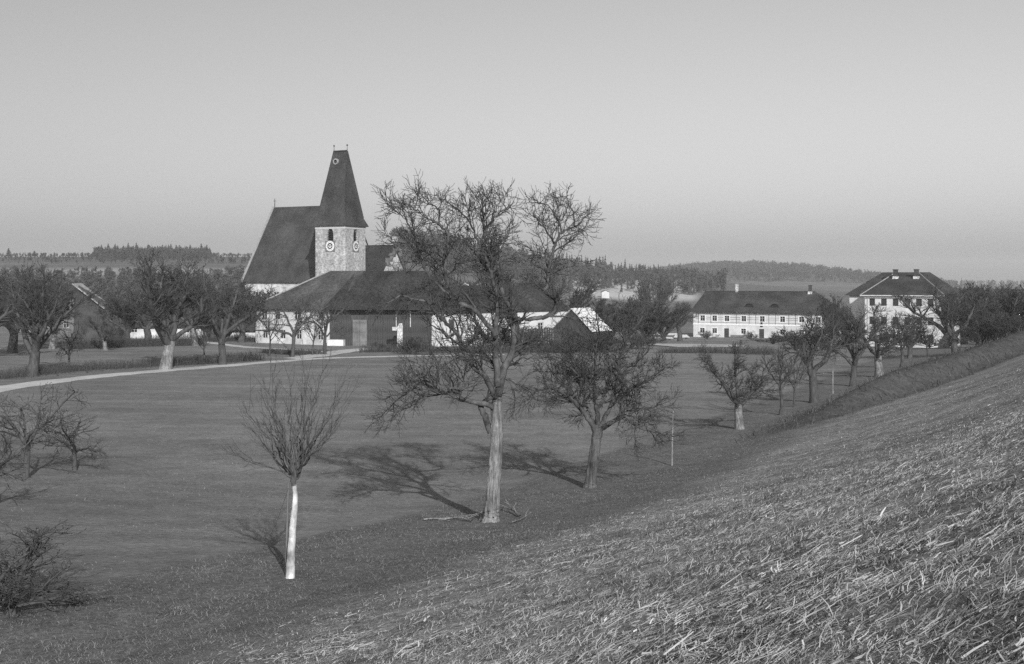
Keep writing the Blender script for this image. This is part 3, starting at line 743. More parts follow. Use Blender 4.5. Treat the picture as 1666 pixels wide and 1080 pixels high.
def window(parent, o, y=0.0, surround=None, open_leaf=False, mat=None):
    x0, x1, z0, z1 = o; m = MB(); t = .07; yy = y+.10
    for a in ((x0,x0+t,z0,z1),(x1-t,x1,z0,z1),(x0+t,x1-t,z0,z0+t),(x0+t,x1-t,z1-t,z1),((x0+x1)/2-.03,(x0+x1)/2+.03,z0+t,z1-t)):
        m.box(a[0],a[1],yy,yy+.06,a[2],a[3])
    zc = z0+(z1-z0)*.62; m.box(x0+t,(x0+x1)/2-.03,yy+.004,yy+.05,zc-.02,zc+.02); m.box((x0+x1)/2+.03,x1-t,yy+.004,yy+.05,zc-.02,zc+.02)
    w = m.build('window', mat or M['frame'], parent)
    p = MB(); p.poly([(x0,yy+.07,z0),(x1,yy+.07,z0),(x1,yy+.07,z1),(x0,yy+.07,z1)]); p.build('pane', M['glass'], w)
    if surround:
        s = MB(); k = .16
        for a in ((x0-k,x0-.001,z0-k,z1+k),(x1+.001,x1+k,z0-k,z1+k),(x0,x1,z0-k,z0-.001),(x0,x1,z1+.001,z1+k)): s.box(a[0],a[1],y-.035,y+.02,a[2],a[3])
        s.build('sill' if False else 'surround', surround, w)
    return w

def door(parent, o, y=0.0, mat=None):
    x0, x1, z0, z1 = o; m = MB(); yy = y+.12
    m.box(x0,x1,yy,yy+.06,z0,z1)
    for i in range(3):
        a = z0+(z1-z0)*(i+.12)/3; b = z0+(z1-z0)*(i+.88)/3; m.box(x0+.12,x1-.12,yy-.02,yy,a,b)
    d = m.build('door', mat or M['board'], parent)
    h = MB(); h.box(x1-.16,x1-.10,yy-.09,yy-.02,z0+1.0,z0+1.14); h.build('handle', M['iron'], d)
    return d

def hip_roof(x0, x1, y0, y1, ze, zr, hl, hr, th=.16):
    m = MB(); ym = (y0+y1)/2
    A = [(x0,y0,ze),(x1,y0,ze),(x1,y1,ze),(x0,y1,ze)]; B = [(a,b,c-th) for a,b,c in A]
    r0, r1 = (x0+hl, ym, zr), (x1-hr, ym, zr)
    m.poly([A[0],A[1],r1,r0]); m.poly([A[2],A[3],r0,r1])
    m.poly([A[1],A[2],r1]); m.poly([A[3],A[0],r0])
    for i in range(4):
        j = (i+1) % 4; m.poly([B[i],B[j],A[j],A[i]])
    m.poly(B[::-1])
    return m, (A, r0, r1)

def bar_mesh(a, b, r, sides=6): return [([a, b], [r, r])], sides

def chimney(parent, x, y, z0, z1, w=.55, mat=None, foot=None):
    m = MB(); m.box(x-w/2,x+w/2,y-w/2,y+w/2,z0,z1); m.box(x-w/2-.07,x+w/2+.07,y-w/2-.07,y+w/2+.07,z1+.002,z1+.16)
    c = m.build('chimney', mat or M['board'], parent)
    if foot:
        f = MB(); f.box(x-w/2-.12,x+w/2+.12,y-w/2-.12,y+w/2+.12,z0-.2,z0+.55); f.build('flashing', foot, c)
    return c

# ---- church
def church():
    gz = -13.0; ang = math.radians(-26); E = (-56.0, 244.5)
    root = empty('church', (E[0], E[1], gz), ang, 'gothic church with steep nave roof and wedge spire tower behind the farm', 'church')
    eave, ridge = 13.0, 28.75; NL, NW = 20.3, 20.4
    wins = [(x-.7, x+.7, 4.0, 10.5) for x in (3.5, 8.2, 13.0, 17.6)]
    wall_mesh(NL, NW, eave-.05, wins, base=-2).build('nave_wall', M['plaster_old'], root)
    for w in wins:
        window(root, w, mat=M['trim'])
    for x in (1.0, 5.9, 10.6, 15.3, 19.6):
        b = MB(); b.solid([(x-.5,-1.6,-2),(x+.5,-1.6,-2),(x+.5,-.01,-2),(x-.5,-.01,-2)], [(x-.5,-.9,9.5),(x+.5,-.9,9.5),(x+.5,-.01,10.6),(x-.5,-.01,10.6)])
        b.build('buttress', M['plaster_old'], root)
    def gable_roof(name, x0, x1, y0, y1, ze, zr, mat):
        m = MB(); ym = (y0+y1)/2; t = .25
        m.poly([(x0,y0,ze),(x1,y0,ze),(x1,ym,zr),(x0,ym,zr)]); m.poly([(x1,y1,ze),(x0,y1,ze),(x0,ym,zr),(x1,ym,zr)])
        m.poly([(x0,y0,ze-t),(x0,y0,ze),(x0,ym,zr),(x0,y1,ze),(x0,y1,ze-t),(x0,ym,zr-t*1.6)][::-1])
        m.poly([(x1,y0,ze-t),(x1,y0,ze),(x1,ym,zr),(x1,y1,ze),(x1,y1,ze-t),(x1,ym,zr-t*1.6)])
        m.poly([(x0,y0,ze-t),(x1,y0,ze-t),(x1,y0,ze),(x0,y0,ze)]); m.poly([(x1,y0,ze-t),(x0,y0,ze-t),(x0,ym,zr-t*1.6),(x1,ym,zr-t*1.6)])
        m.poly([(x1,y1,ze-t),(x0,y1,ze-t),(x0,y1,ze),(x1,y1,ze)]); m.poly([(x0,y1,ze-t),(x1,y1,ze-t),(x1,ym,zr-t*1.6),(x0,ym,zr-t*1.6)])
        return m.build(name, mat, root)
    nr = gable_roof('nave_roof', -.35, NL+.2, -.45, NW+.45, eave-.4, ridge, M['roof'])
    # pale mortared verge along the left gable
    v = MB(); ym = NW/2
    for ya, za, yb, zb in ((-.45, eave-.4, ym, ridge), (NW+.45, eave-.4, ym, ridge)):
        v.solid([(-.62,ya,za),(-.10,ya,za),(-.10,yb,zb),(-.62,yb,zb)], [(-.62,ya,za+.2),(-.10,ya,za+.2),(-.10,yb,zb+.2),(-.62,yb,zb+.2)])
    v.build('verge', M['mortar'], root)
    for x in (0.0, NL):
        gb = MB(); gb.solid([(x+.02,.02,eave-.05),(x+.02,NW-.02,eave-.05),(x+.02,ym,ridge-.6)], [(x+(.35 if x == 0 else -.35),.02,eave-.05),(x+(.35 if x == 0 else -.35),NW-.02,eave-.05),(x+(.35 if x == 0 else -.35),ym,ridge-.6)])
        gb.build('gable_wall', M['plaster_old'], root)
    f = tube_mesh('finial', [([(0,ym,ridge+.1),(0,ym,ridge+1.9)], [.09,.05]), ([(-.35,ym,ridge+1.35),(.35,ym,ridge+1.35)], [.05,.05])], 6, M['iron'])
    link('finial', f, root)
    # choir
    cy0, cy1, cx1 = 4.2, 16.2, 30.2
    m = MB(); m.box(NL+.37, cx1, cy0, cy1, -2, 12.4, skip='bt'); 
    m.poly([(cx1,cy0,12.4),(cx1,cy1,12.4),(cx1,10.2,20.1)])
    m.build('choir_wall', M['plaster_old'], root)
    gable_roof('choir_roof', NL+.4, cx1+.25, cy0-.4, cy1+.4, 12.3, 20.2, M['roof_dark'])
    st = MB()
    for k in range(5):
        yy = 10.2-3.6+k*1.2; zz = 20.2-abs(k-3)*1.0
        st.box(cx1-.1, cx1+.30, yy+.62, yy+1.78, zz-1.3, zz+.25+.5*(k == 3))
    st.build('stepped_gable', M['board_pale'], root)
    tb = MB(); tb.box(cx1-.12, cx1+.32, 9.85, 11.4, 20.9, 21.9); tb.build('gable_cap', M['plaster_old'], root)
    # tower
    s = 7.0; tx, ty = 23.0, -7.0; th = 23.5
    tw = MB(); ow, oz0, oz1, sp = .72, 20.35, 22.9, 21.7
    for fc in range(4):
        def T(x, y, z, fc=fc):
            x -= s/2
            a = [0, math.pi/2, math.pi, -math.pi/2][fc]
            yy = y-s/2
            return (tx+s/2+x*math.cos(a)-yy*math.sin(a), ty+s/2+x*math.sin(a)+yy*math.cos(a), z)
        xs = [0, s/2-ow, s/2+ow, s]; zs = [-2, oz0, oz1, th]
        for i in range(3):
            for j in range(3):
                if i == 1 and j == 1: continue
                tw.poly([T(xs[i],0,zs[j]),T(xs[i+1],0,zs[j]),T(xs[i+1],0,zs[j+1]),T(xs[i],0,zs[j+1])])
        # pointed arch spandrels and reveals
        n = 6; arc = [(ow*(1-math.sin(t*math.pi/2*.98)) if False else ow*math.cos(t*math.pi/2)**.75, sp+(oz1-sp)*math.sin(t*math.pi/2)) for t in np.linspace(0, 1, n)]
        for sg in (-1, 1):
            pts = [T(s/2+sg*ow,-.004,oz1)]+[T(s/2+sg*a,-.004,z) for a, z in arc]
            tw.poly(pts if sg < 0 else pts[::-1])
            for (a, z), (a2, z2) in zip(arc[:-1], arc[1:]):
                tw.poly([T(s/2+sg*a,-.004,z),T(s/2+sg*a2,-.004,z2),T(s/2+sg*a2,.5,z2),T(s/2+sg*a,.5,z)])
            tw.poly([T(s/2+sg*ow,0,oz0),T(s/2+sg*ow,.5,oz0),T(s/2+sg*ow,.5,sp),T(s/2+sg*ow,0,sp)])
        tw.poly([T(s/2-ow,0,oz0),T(s/2+ow,0,oz0),T(s/2+ow,.5,oz0),T(s/2-ow,.5,oz0)])
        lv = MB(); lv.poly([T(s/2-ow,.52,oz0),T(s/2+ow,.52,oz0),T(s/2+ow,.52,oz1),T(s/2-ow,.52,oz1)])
        for k in range(5):
            z = oz0+.15+k*.42; lv.poly([T(s/2-ow,.2,z),T(s/2+ow,.2,z),T(s/2+ow,.45,z+.22),T(s/2-ow,.45,z+.22)])
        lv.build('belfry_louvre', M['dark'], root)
        if fc in (0, 1):
            cz = 19.55
            d = MB(); d.poly([T(s/2+math.sin(a)*1.0,-.11,cz+math.cos(a)*1.0) for a in np.linspace(0,2*math.pi,28)[:-1]][::-1])
            d.solid([T(s/2-1.12,-.02,cz-1.12),T(s/2+1.12,-.02,cz-1.12),T(s/2+1.12,-.02,cz+1.02),T(s/2-1.12,-.02,cz+1.02)],
                    [T(s/2-1.12,-.09,cz-1.12),T(s/2+1.12,-.09,cz-1.12),T(s/2+1.12,-.09,cz+1.02),T(s/2-1.12,-.09,cz+1.02)], 1)
            dial = d.build('clock_face', [M['trim'], M['board_pale']], root)
            c = MB()
            for k in range(24):
                a, b = 2*math.pi*k/24, 2*math.pi*(k+1)/24
                c.poly([T(s/2+math.sin(q)*r,-.14,cz+math.cos(q)*r) for q, r in ((a,.36),(a,.60),(b,.60),(b,.36))])
            c.poly([T(s/2+math.sin(a)*.14,-.14,cz+math.cos(a)*.14) for a in np.linspace(0,2*math.pi,13)[:-1]][::-1])
            for k in range(12):
                a = 2*math.pi*k/12; co, si = math.cos(a), math.sin(a)
                q = [(-.035,.70),(.035,.70),(.035,.90),(-.035,.90)]
                c.poly([T(s/2+x*co+r*si,-.14,cz+r*co-x*si) for x, r in q])
            c.build('dial_ring', M['iron'], dial)
            for a, ln, wd in ((math.radians(305), .55, .07), (math.radians(60), .85, .05)):
                h = MB(); co, si = math.cos(a), math.sin(a)
                h.poly([T(s/2+x*co+r*si,-.17,cz+r*co-x*si) for x, r in [(-wd,-.15),(wd,-.15),(wd*.4,ln),(-wd*.4,ln)]])
                h.build('clock_hand', M['iron'], dial)
    tw.build('tower_wall', M['stone'], root)
    bd = MB()
    bd.box(tx-.06,tx+s+.06,ty-.06,ty+s+.06,th-.62,th-.02,skip='bt'); bd.build('cornice', M['fascia'], root)
    # wedge spire with flared eave
    top = 38.3; o = .45
    ring = lambda k, z: [(tx-k,ty-k,z),(tx+s+k,ty-k,z),(tx+s+k,ty+s+k,z),(tx-k,ty+s+k,z)]
    cx, cy = tx+s/2, ty+s/2; rl, rw = 1.55, .14
    R0, R1, R2 = ring(o, th-.05), ring(o, th+.12), ring(-.28, th+1.7)
    R3 = [(cx-rl,cy-rw,top),(cx+rl,cy-rw,top),(cx+rl,cy+rw,top),(cx-rl,cy+rw,top)]
    spm = MB()
    for A, B in ((R0,R1),(R1,R2),(R2,R3)):
        for i in range(4): spm.poly([A[i],A[(i+1) % 4],B[(i+1) % 4],B[i]])
    spm.poly(R3); spm.poly(R0[::-1])
    spire = spm.build('spire', M['roof'], root)
    hp = MB()
    pol = [([R2[i], R3[i]], [.10,.08]) for i in range(4)]+[([R3[0],R3[1]], [.16,.16])]
    link('hip_tile', tube_mesh('hip_tile', pol, 6, M['roof_dark']), spire)
    for sx in (-1, 1):
        fx = cx+sx*rl
        link('finial', tube_mesh('finial', [([(fx,cy,top-.1),(fx,cy,top+.6),(fx,cy,top+.95),(fx,cy,top+1.0),(fx,cy,top+1.1),(fx,cy,top+1.22),(fx,cy,top+1.3)], [.08,.05,.05,.13,.2,.13,.03])], 8, M['iron']), spire)
    # little bull's-eye dormer high on the front of the spire
    zc = 36.2; fr = (top-zc)/(top-th-1.7); yf = cy-rw-(s/2+.28-.56-rw)*fr
    dm = MB(); n = 10
    for k in range(n):
        a, b = 2*math.pi*k/n, 2*math.pi*(k+1)/n
        P = lambda q, r, y: (cx-.55+math.sin(q)*r, y, zc+math.cos(q)*r)
        dm.poly([P(a,.62,yf-.35),P(b,.62,yf-.35),P(b,.36,yf-.35),P(a,.36,yf-.35)][::-1]); dm.poly([P(a,.62,yf-.35),P(b,.62,yf-.35),P(b,.62,yf+1.2),P(a,.62,yf+1.2)])
    dmo = dm.build('dormer', M['mortar'], spire)
    # louvred slit on the right face
    sl = MB(); sl.box(tx+s+.0,tx+s+.05,ty+s/2-.5,ty+s/2-.2,17.0,18.2); sl.build('slit_window', M['lime'], root)
church()

# ---- white house of the farm, with hipped roof
def farm_house():
    a, ang, L, at = house_frame((416,160), (536,154))
    gz = H(*a)-.1
    root = empty('farm_house', (a[0], a[1], gz), ang, 'white two-storey farm dwelling with hipped roof left of the timber barn', 'house')
    Hh = (HOR-500)/F*157-gz
    ops = []
    for px in (430,451,483,522): x = at(px); ops.append((x-.48,x+.48,3.35,4.45))
    for px in (431,460,486,521): x = at(px); ops.append((x-.45,x+.45,.75,1.95))
    wall_mesh(L, 13, Hh, ops).build('wall', M['plaster_old'], root)
    for o in ops: window(root, o)
    q = MB(); q.box(L-.75, L+.05, -.07, .4, -1, Hh-.02); q.build('corner_pilaster', M['plaster'], root)
    zr = (HOR-441)/F*168-gz
    m, (A, r0, r1) = hip_roof(-.6, L+1.3, -.6, 13.8, Hh-.1, zr, 8.2, .4)
    rf = m.build('roof', M['roof_pale'], root)
    link('hip_tile', tube_mesh('hip_tile', [([A[0], r0], [.13,.13])], 6, M['mortar']), rf)
    chimney(root, .8, 5.0, Hh-.3, Hh+2.6, .5, M['plaster'])
farm_house()

# ---- timber barn (board by board), with big roof
def barn():
    a, ang, L, at = house_frame((536,154), (701,152))
    gz = H(*a)-.1
    root = empty('timber_barn', (a[0], a[1], gz), ang, 'dark boarded barn with a tall pale double door between two white walls', 'barn')
    Hh = (HOR-503)/F*153-gz
    c = MB(); c.box(.02, L-.02, .08, 12, -1, Hh-.02); c.build('wall', M['board'], root)
    d0, d1 = at(574), at(597)
    meshes = []
    for k in range(6):
        m = MB(); w = .27+.012*k; m.box(0, w, -.012*(k % 3)-.02, .06, .02 if k % 2 else .08, Hh-.12-.03*(k % 3))
        meshes.append(m)
    x = 0.03; bm_ = None; shared = []
    for m in meshes:
        o = m.build('board', M['board'], root); shared.append(o)
    first = {i: True for i in range(6)}
    k = 0
    while x < L-.35:
        i = rnd.randrange(6); w = .27+.012*i
        if not (d0-.35 < x < d1-.02):
            if first[i]: o = shared[i]; first[i] = False
            else: o = link('board', shared[i].data, root)
            o.location = (x, 0, 0)
        x += w+.02
    for i in range(6):
        if first[i]: bpy.data.objects.remove(shared[i])
    for lo, hi in ((d0, (d0+d1)/2-.02), ((d0+d1)/2+.02, d1)):
        m = MB(); m.box(lo, hi, -.06, .06, .05, 3.5)
        for zz in (.6, 1.9, 3.1): m.box(lo+.05, hi-.05, -.12, -.06, zz, zz+.16)
        dd = m.build('barn_door', M['board_pale'], root)
    b = MB(); b.box(0, at(562), -1.0, -.05, -1, .9); b.build('plinth', M['plaster_old'], root)
    for px in (645, 668):
        x = at(px); q = MB(); q.box(x-.05,x+.05,-.10,-.03,2.6,Hh-.2); q.build('batten', M['wood_pale'], root)
    zr = (HOR-441)/F*164-gz
    m, (A, r0, r1) = hip_roof(-.5, L+.8, -1.3, 14, Hh+.1, zr, 2.4, 3.0)
    m.build('roof', M['roof_dark'], root)
barn()
# white pillar in front of the barn
def pillar():
    y = 149.; x = ux(651, y); z = H(x, y)
    root = empty('pillar', (x, y, z), 0, 'small whitewashed pillar with a side arm before the dark barn boards', 'pillar')
    m = MB(); m.solid([(-.42,-.35,-.3),(.34,-.35,-.3),(.34,.35,-.3),(-.42,.35,-.3)], [(-.30,-.28,2.6),(.34,-.28,2.6),(.34,.28,2.6),(-.30,.28,2.6)])
    m.solid([(-.34,-.32,2.602),(.38,-.32,2.602),(.38,.32,2.602),(-.34,.32,2.602)], [(-.1,-.1,3.1),(.25,-.1,3.1),(.25,.1,3.1),(-.1,.1,3.1)])
    m.build('shaft', M['lime'], root)
    b = MB(); b.box(-1.0,-.32,-.15,.15,2.2,2.65); b.build('arm', M['lime'], root)
pillar()

# ---- long white stable with a dark roof
def stable():
    a, ang, L, at = house_frame((701,152.5), (922,168))
    gz = H(*a)-.1
    root = empty('stable', (a[0], a[1], gz), ang, 'long low white stable with dark roof behind the largest fruit tree', 'stable')
    Hh = (HOR-507)/F*154-gz
    x1 = at(777)
    ops = [(x1-.55,x1+.55,1.3,2.6),(at(842)-.5,at(842)+.5,1.6,2.8),(at(880)-.5,at(880)+.5,1.6,2.8),(at(735)-.5,at(735)+.5,2.6,3.6)]
    wall_mesh(L, 9, Hh, ops).build('wall', M['plaster'], root)
    for o in ops[:3]: window(root, o)
    door(root, (ops[3][0],ops[3][1],2.6,3.6))
    zr = (HOR-464)/F*164-gz
    m, _ = hip_roof(-.3, L+.6, -.5, 10.5, Hh+.05, zr, 1.0, 3.0)
    m.build('roof', M['roof_dark'], root)
    # dark board fence before the right half
    y = 148.; x0, x1 = ux(800, y), ux(925, y)
    fr = empty('board_fence', (x0, y, H(x0, y)), 0, 'dark board fence in front of the right half of the stable', 'fence')
    n = int((x1-x0)/.30); me = MB(); me.box(0,.26,0,.04,-.3,2.7); first = me.build('board', M['board'], fr); 
    for k in range(1, n):
        o = first.copy(); COL.objects.link(o); o.parent = fr; o.location = (k*.30, rnd.uniform(-.02,.02), rnd.uniform(-.15,.05)+H(x0+k*.3, y)-H(x0, y))
    for zz in (.5, 2.0):
        r = MB(); r.box(-.1, n*.30, .045, .12, zz, zz+.12); r.build('rail', M['board'], fr)
stable()

# ---- shed with bright roof
def shed():
    y = 150.; x = ux(962, y); gz = H(x, y)
    al = math.radians(50)
    root = empty('shed', (x, y, gz), al, 'small shed with a bright sunlit roof and dark gable', 'shed')
    # local x runs along the ridge (right-back); right roof plane faces -y
    zr = (HOR-503)/F*150-gz; ze = (HOR-536)/F*150-gz; wd, ln = 3.1, 3.9
    m = MB(); m.box(0, ln, 0, 2*wd, -.5, ze-.02, skip='t'); m.poly([(0,0,ze-.02),(0,2*wd,ze-.02),(0,wd,zr-.08)][::-1]); m.poly([(ln,0,ze-.02),(ln,2*wd,ze-.02),(ln,wd,zr-.08)])
    m.build('wall', M['board'], root)
    nb = 9
    for k in range(nb):
        xa, xb = -.25+(ln+.5)*k/nb+.012, -.25+(ln+.5)*(k+1)/nb-.012; dz = .03*(k % 2)
        for sg in (0, 1):
            ya, yb = (-.3, wd) if sg == 0 else (2*wd+.3, wd)
            b = MB(); b.solid([(xa,ya,ze-.28+dz),(xb,ya,ze-.28+dz),(xb,yb,zr+dz),(xa,yb,zr+dz)][::(1 if sg == 0 else -1)], [(xa,ya,ze-.2+dz),(xb,ya,ze-.2+dz),(xb,yb,zr+.08+dz),(xa,yb,zr+.08+dz)][::(1 if sg == 0 else -1)])
            b.build('roof_board', M['shingle_pale'], root)
    door(root, (.8, 1.8, 0, 1.9), y=-.2)
shed()

# ---- long farmhouse on the right
def farmhouse():
    a, ang, L, at = house_frame((1128,262), (1351,248))
    gz = -13.1
    root = empty('farmhouse', (a[0], a[1], gz), ang, 'long white two-storey farmhouse with espalier lattice and dark hipped roof', 'house')
    Hh = 6.1
    ups = [1143,1162.5,1182.5,1210,1240,1273,1304,1331]; ops = []
    for px in ups: x = at(px); ops.append((x-.55,x+.55,3.9,5.15))
    lows = [1142.5,1162.5,1209.5,1273,1304]
    for px in lows: x = at(px); ops.append((x-.55,x+.55,1.2,2.35))
    nw = len(ops); drs = []
    for px in (1182,1239): x = at(px); drs.append((x-.55,x+.55,.02,2.35))
    wall_mesh(L, 12, Hh, ops+drs).build('wall', M['plaster'], root)
    for i, o in enumerate(ops): window(root, o, surround=M['trim'])
    for o in drs:
        d = door(root, o, mat=M['iron'])
    sc = MB(); sc.box(-.03, L+.03, -.07, .05, 3.05, 3.35); sc.build('string_course', M['trim'], root)
    cn = MB(); cn.box(-.1, L+.1, -.28, .02, Hh-.22, Hh-.03); cn.build('cornice', M['fascia'], root)
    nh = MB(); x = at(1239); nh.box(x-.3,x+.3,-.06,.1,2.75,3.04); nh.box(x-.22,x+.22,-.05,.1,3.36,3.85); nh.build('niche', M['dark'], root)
    # espalier lattice
    for z in (3.62, 4.35, 4.75, 5.35, 5.6):
        segs = []; x = 0.5
        t = MB()
        cur = .5
        for o in sorted([q for q in ops if q[2] > 3])+[(L-.3, L-.3, 0, 0)]:
            inside = o[2] < z < o[3] or o[2] == 0
            if inside:
                if o[0]-.2 > cur: t.box(cur, o[0]-.2, -.05, -.02, z, z+.045)
                cur = o[1]+.2
        t.build('lattice_lath', M['board'], root)
    x = 1.2
    while x < L-1:
        if not any(o[0]-.2 < x < o[1]+.2 for o in ops):
            t = MB(); t.box(x, x+.05, -.085, -.052, 3.4, 5.75); t.build('lattice_upright', M['board'], root)
        x += 1.45
    zr = (HOR-474)/F*262-gz
    m, (A, r0, r1) = hip_roof(-.5, L+.5, -.75, 12.7, Hh-.02, zr, 1.4, 5.0)
    rf = m.build('roof', M['roof'], root)
    link('ridge_tile', tube_mesh('ridge_tile', [([r0, r1], [.12,.12])], 6, M['roof_dark']), rf)
    for px in (1213, 1254):
        x = at(px)+.6; z0 = Hh+1.0; y0 = -.75+(z0-Hh)*6.7/(zr-Hh)
        d = MB()
        n = 8
        top = [(x+1.0*math.cos(t), z0+.75*math.sin(t)) for t in np.linspace(math.pi, 0, n)]
        for (xa, za), (xb, zb) in zip(top[:-1], top[1:]):
            d.poly([(xa,y0-.25,za),(xb,y0-.25,zb),(xb,y0+1.7,zb+.12),(xa,y0+1.7,za+.12)])
        dd = d.build('dormer', M['roof'], rf)
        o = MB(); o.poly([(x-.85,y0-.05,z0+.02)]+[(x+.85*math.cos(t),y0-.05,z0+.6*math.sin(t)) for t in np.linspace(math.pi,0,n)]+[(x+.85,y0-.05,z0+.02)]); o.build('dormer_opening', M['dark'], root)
    chimney(root, at(1172)+2.0, 6.0, zr-.6, zr+1.5, .55, M['lime'])
    chimney(root, at(1293)+2.0, 5.6, zr-.5, zr+1.3, .62, M['board'], M['lime'])
    # bench by the wall
    bx = at(1190); b = MB(); b.box(bx,bx+3.2,-1.2,-.75,.42,.5); 
    for q in (.2,1.5,2.9): b.box(bx+q,bx+q+.12,-1.15,-.8,-.2,.418)
    b.box(bx,bx+3.2,-.72,-.66,.55,.95)
    o = empty('bench', (0,0,0)); o.parent = None
    bm2 = b.build('bench', M['board_pale'], None); bpy.data.objects.remove(o)
    bm2.location = root.location; bm2.rotation_euler = root.rotation_euler
    tag(bm2, 'plain wooden bench against the front of the long farmhouse', 'bench')
farmhouse()

# ---- school: main block with a projecting hipped front
def school():
    gz = -12.2; y0 = 200.
    a, ang, L, at = house_frame((1407,y0), (1531,194.5))
    e_ = np.array([math.cos(ang), math.sin(ang)]); n_ = np.array([-math.sin(ang), math.cos(ang)])
    def at2(px, dp):
        u = (px-CX)/F; p = a+dp*n_
        return float((u*p[1]-p[0])/(e_[0]-u*e_[1]))
    root = empty('school', (a[0], a[1], gz), ang, 'big white square house with hipped roof and twin chimneys on the right', 'house')
    Hh = (HOR-480)/F*y0-gz
    ops = []
    for px in (1419,1438,1457,1476,1495,1514):
        x = at(px)
        for zc in ((HOR-491)/F*y0-gz, (HOR-521)/F*y0-gz, (HOR-549)/F*y0-gz): ops.append((x-.46,x+.46,zc-.66,zc+.66))
    wall_mesh(L, 9, Hh, ops).build('front_wall', M['plaster'], root)
    for o in ops: window(root, o, mat=M['board'])
    xl = at2(1382, 7.5); xr = at2(1550, 7.5)
    m = MB(); m.box(xl, -.01, 7.5, 20, -1, Hh-.02, skip='t'); m.build('side_wall', M['plaster'], root)
    m = MB(); m.box(L+.01, xr, 7.5, 20, -1, Hh-.02, skip='t'); m.build('side_wall', M['plaster'], root)
    zr = (HOR-443)/F*214-gz
    o = .65
    hm, _ = hip_roof(xl-o, xr+o, 7.5-o, 20+o, Hh, zr, at2(1436, 13.75)-xl+o, xr+o-at2(1513, 13.75)); rf = hm.build('main_roof', M['roof'], root)
    # front hip running back into the main roof
    f = MB(); A = [(-o,-o,Hh+.02),(L+o,-o,Hh+.02)]; zt = zr-.05; t0, t1 = at2(1457, 13), at2(1494, 13)
    B0, B1 = (-o,8.0,Hh+.02), (L+o,8.0,Hh+.02); T0, T1 = (t0,13.0,zt), (t1,13.0,zt)
    f.poly([A[0],A[1],T1,T0]); f.poly([A[1],B1,T1]); f.poly([B0,A[0],T0])
    lo = lambda p: (p[0],p[1],p[2]-.18)
    f.poly([lo(A[0]),lo(A[1]),A[1],A[0]]); f.poly([lo(A[1]),lo(B1),B1,A[1]]); f.poly([lo(B0),lo(A[0]),A[0],B0]); f.poly([lo(A[0]),lo(B0),lo(B1),lo(A[1])])
    fr = f.build('front_roof', M['roof'], root)
    link('hip_tile', tube_mesh('hip_tile', [([A[0],T0],[.11,.11]),([A[1],T1],[.11,.11])], 6, M['mortar']), fr)
    g = MB(); g.box(-o-.05, L+o+.05, -o-.1, -o-.003, Hh-.14, Hh+.04); g.build('gutter', M['fascia'], root)
    cn = MB(); cn.box(-.12, L+.12, -.22, -.003, Hh-.5, Hh-.2); cn.build('cornice', M['trim'], root)
    for px in (1457, 1491):
        x = at2(px, 9.5); chimney(root, x, 9.5, zr-1.3, zr+.35, .75, M['board'], M['lime'])
    p = MB(); p.box(.45,.57,-.12,-.004,0,Hh-.5); p.build('downpipe', M['frame'], root)
school()

# ---- houses half hidden among the trees on the left
def cottage(px0, px1, d, eave, ridge, label, wall, roof, hip=0.3, depth=8, wins=3, name='cottage', rot=0):
    a, ang, L, at = house_frame((px0,d), (px1,d+rot)); gz = H(*a)-.2
    root = empty(name, (a[0], a[1], gz), ang, label, 'house')
    Hh = (HOR-eave)/F*d-gz; zr = (HOR-ridge)/F*(d+depth/2)-gz
    ops = [(L*(k+.5)/wins-.45, L*(k+.5)/wins+.45, 1.0, min(2.1, Hh-.3)) for k in range(wins)]
    wall_mesh(L, depth, Hh, ops).build('wall', wall, root)
    for o in ops: window(root, o)
    m, (A, r0, r1) = hip_roof(-.5, L+.5, -.6, depth+.6, Hh-.02, zr, hip, hip); rf = m.build('roof', roof, root)
    if hip < 1:
        g = MB()
        for x in (.0, L): g.poly([(x,0,Hh-.05),(x,depth,Hh-.05),(x,depth/2,zr-.25)])
        g.build('gable', wall, root)
    return root, A, r0, r1, L, Hh, zr, rf
r_ = cottage(332,416,176,536,498,'low white cottage with dark roof behind the roadside trees', M['plaster'], M['roof_dark'])
r_ = cottage(196,330,170,530,470,'large dark-roofed house with a pale verge among the left trees', M['plaster_old'], M['roof_dark'], hip=3.6, depth=11)
link('verge', tube_mesh('verge', [([r_[1][0], r_[2]], [.16,.16])], 6, M['mortar']), r_[7])
r_ = cottage(18,120,185,482,462,'pale low house at the far left among bare trees', M['board_pale'], M['roof'], hip=.3, wins=4)
def pale_gable():
    d = 165.; x = ux(116, d); gz = H(x, d)
    root = empty('barn', (x, d, gz), 0, 'barn with a bright sunlit roof slope left of the dark-roofed house', 'barn')
    ze, zr = (HOR-503)/F*d-gz, (HOR-462)/F*(d)-gz; ln = 3.6
    m = MB(); m.box(.3, 6.6, .3, ln, -.5, ze-.05, skip='t'); m.poly([(.3,.3,ze-.05),(6.6,.3,ze-.05),(.9,.3,zr-.15)]); m.build('wall', M['board'], root)
    # roof slope falling to the right towards the sun
    k = 6
    for i in range(k):
        t0, t1 = i/k, (i+1)/k-.01
        P = lambda t, y, dz: (.2+4.6*t, y, zr+(ze-zr)*t+dz)
        b = MB(); b.solid([P(t0,-.3,0),P(t1,-.3,0),P(t1,ln,0),P(t0,ln,0)], [P(t0,-.3,.1),P(t1,-.3,.1),P(t1,ln,.1),P(t0,ln,.1)]); b.build('roof_board', M['trim_dull'], root)
pale_gable()
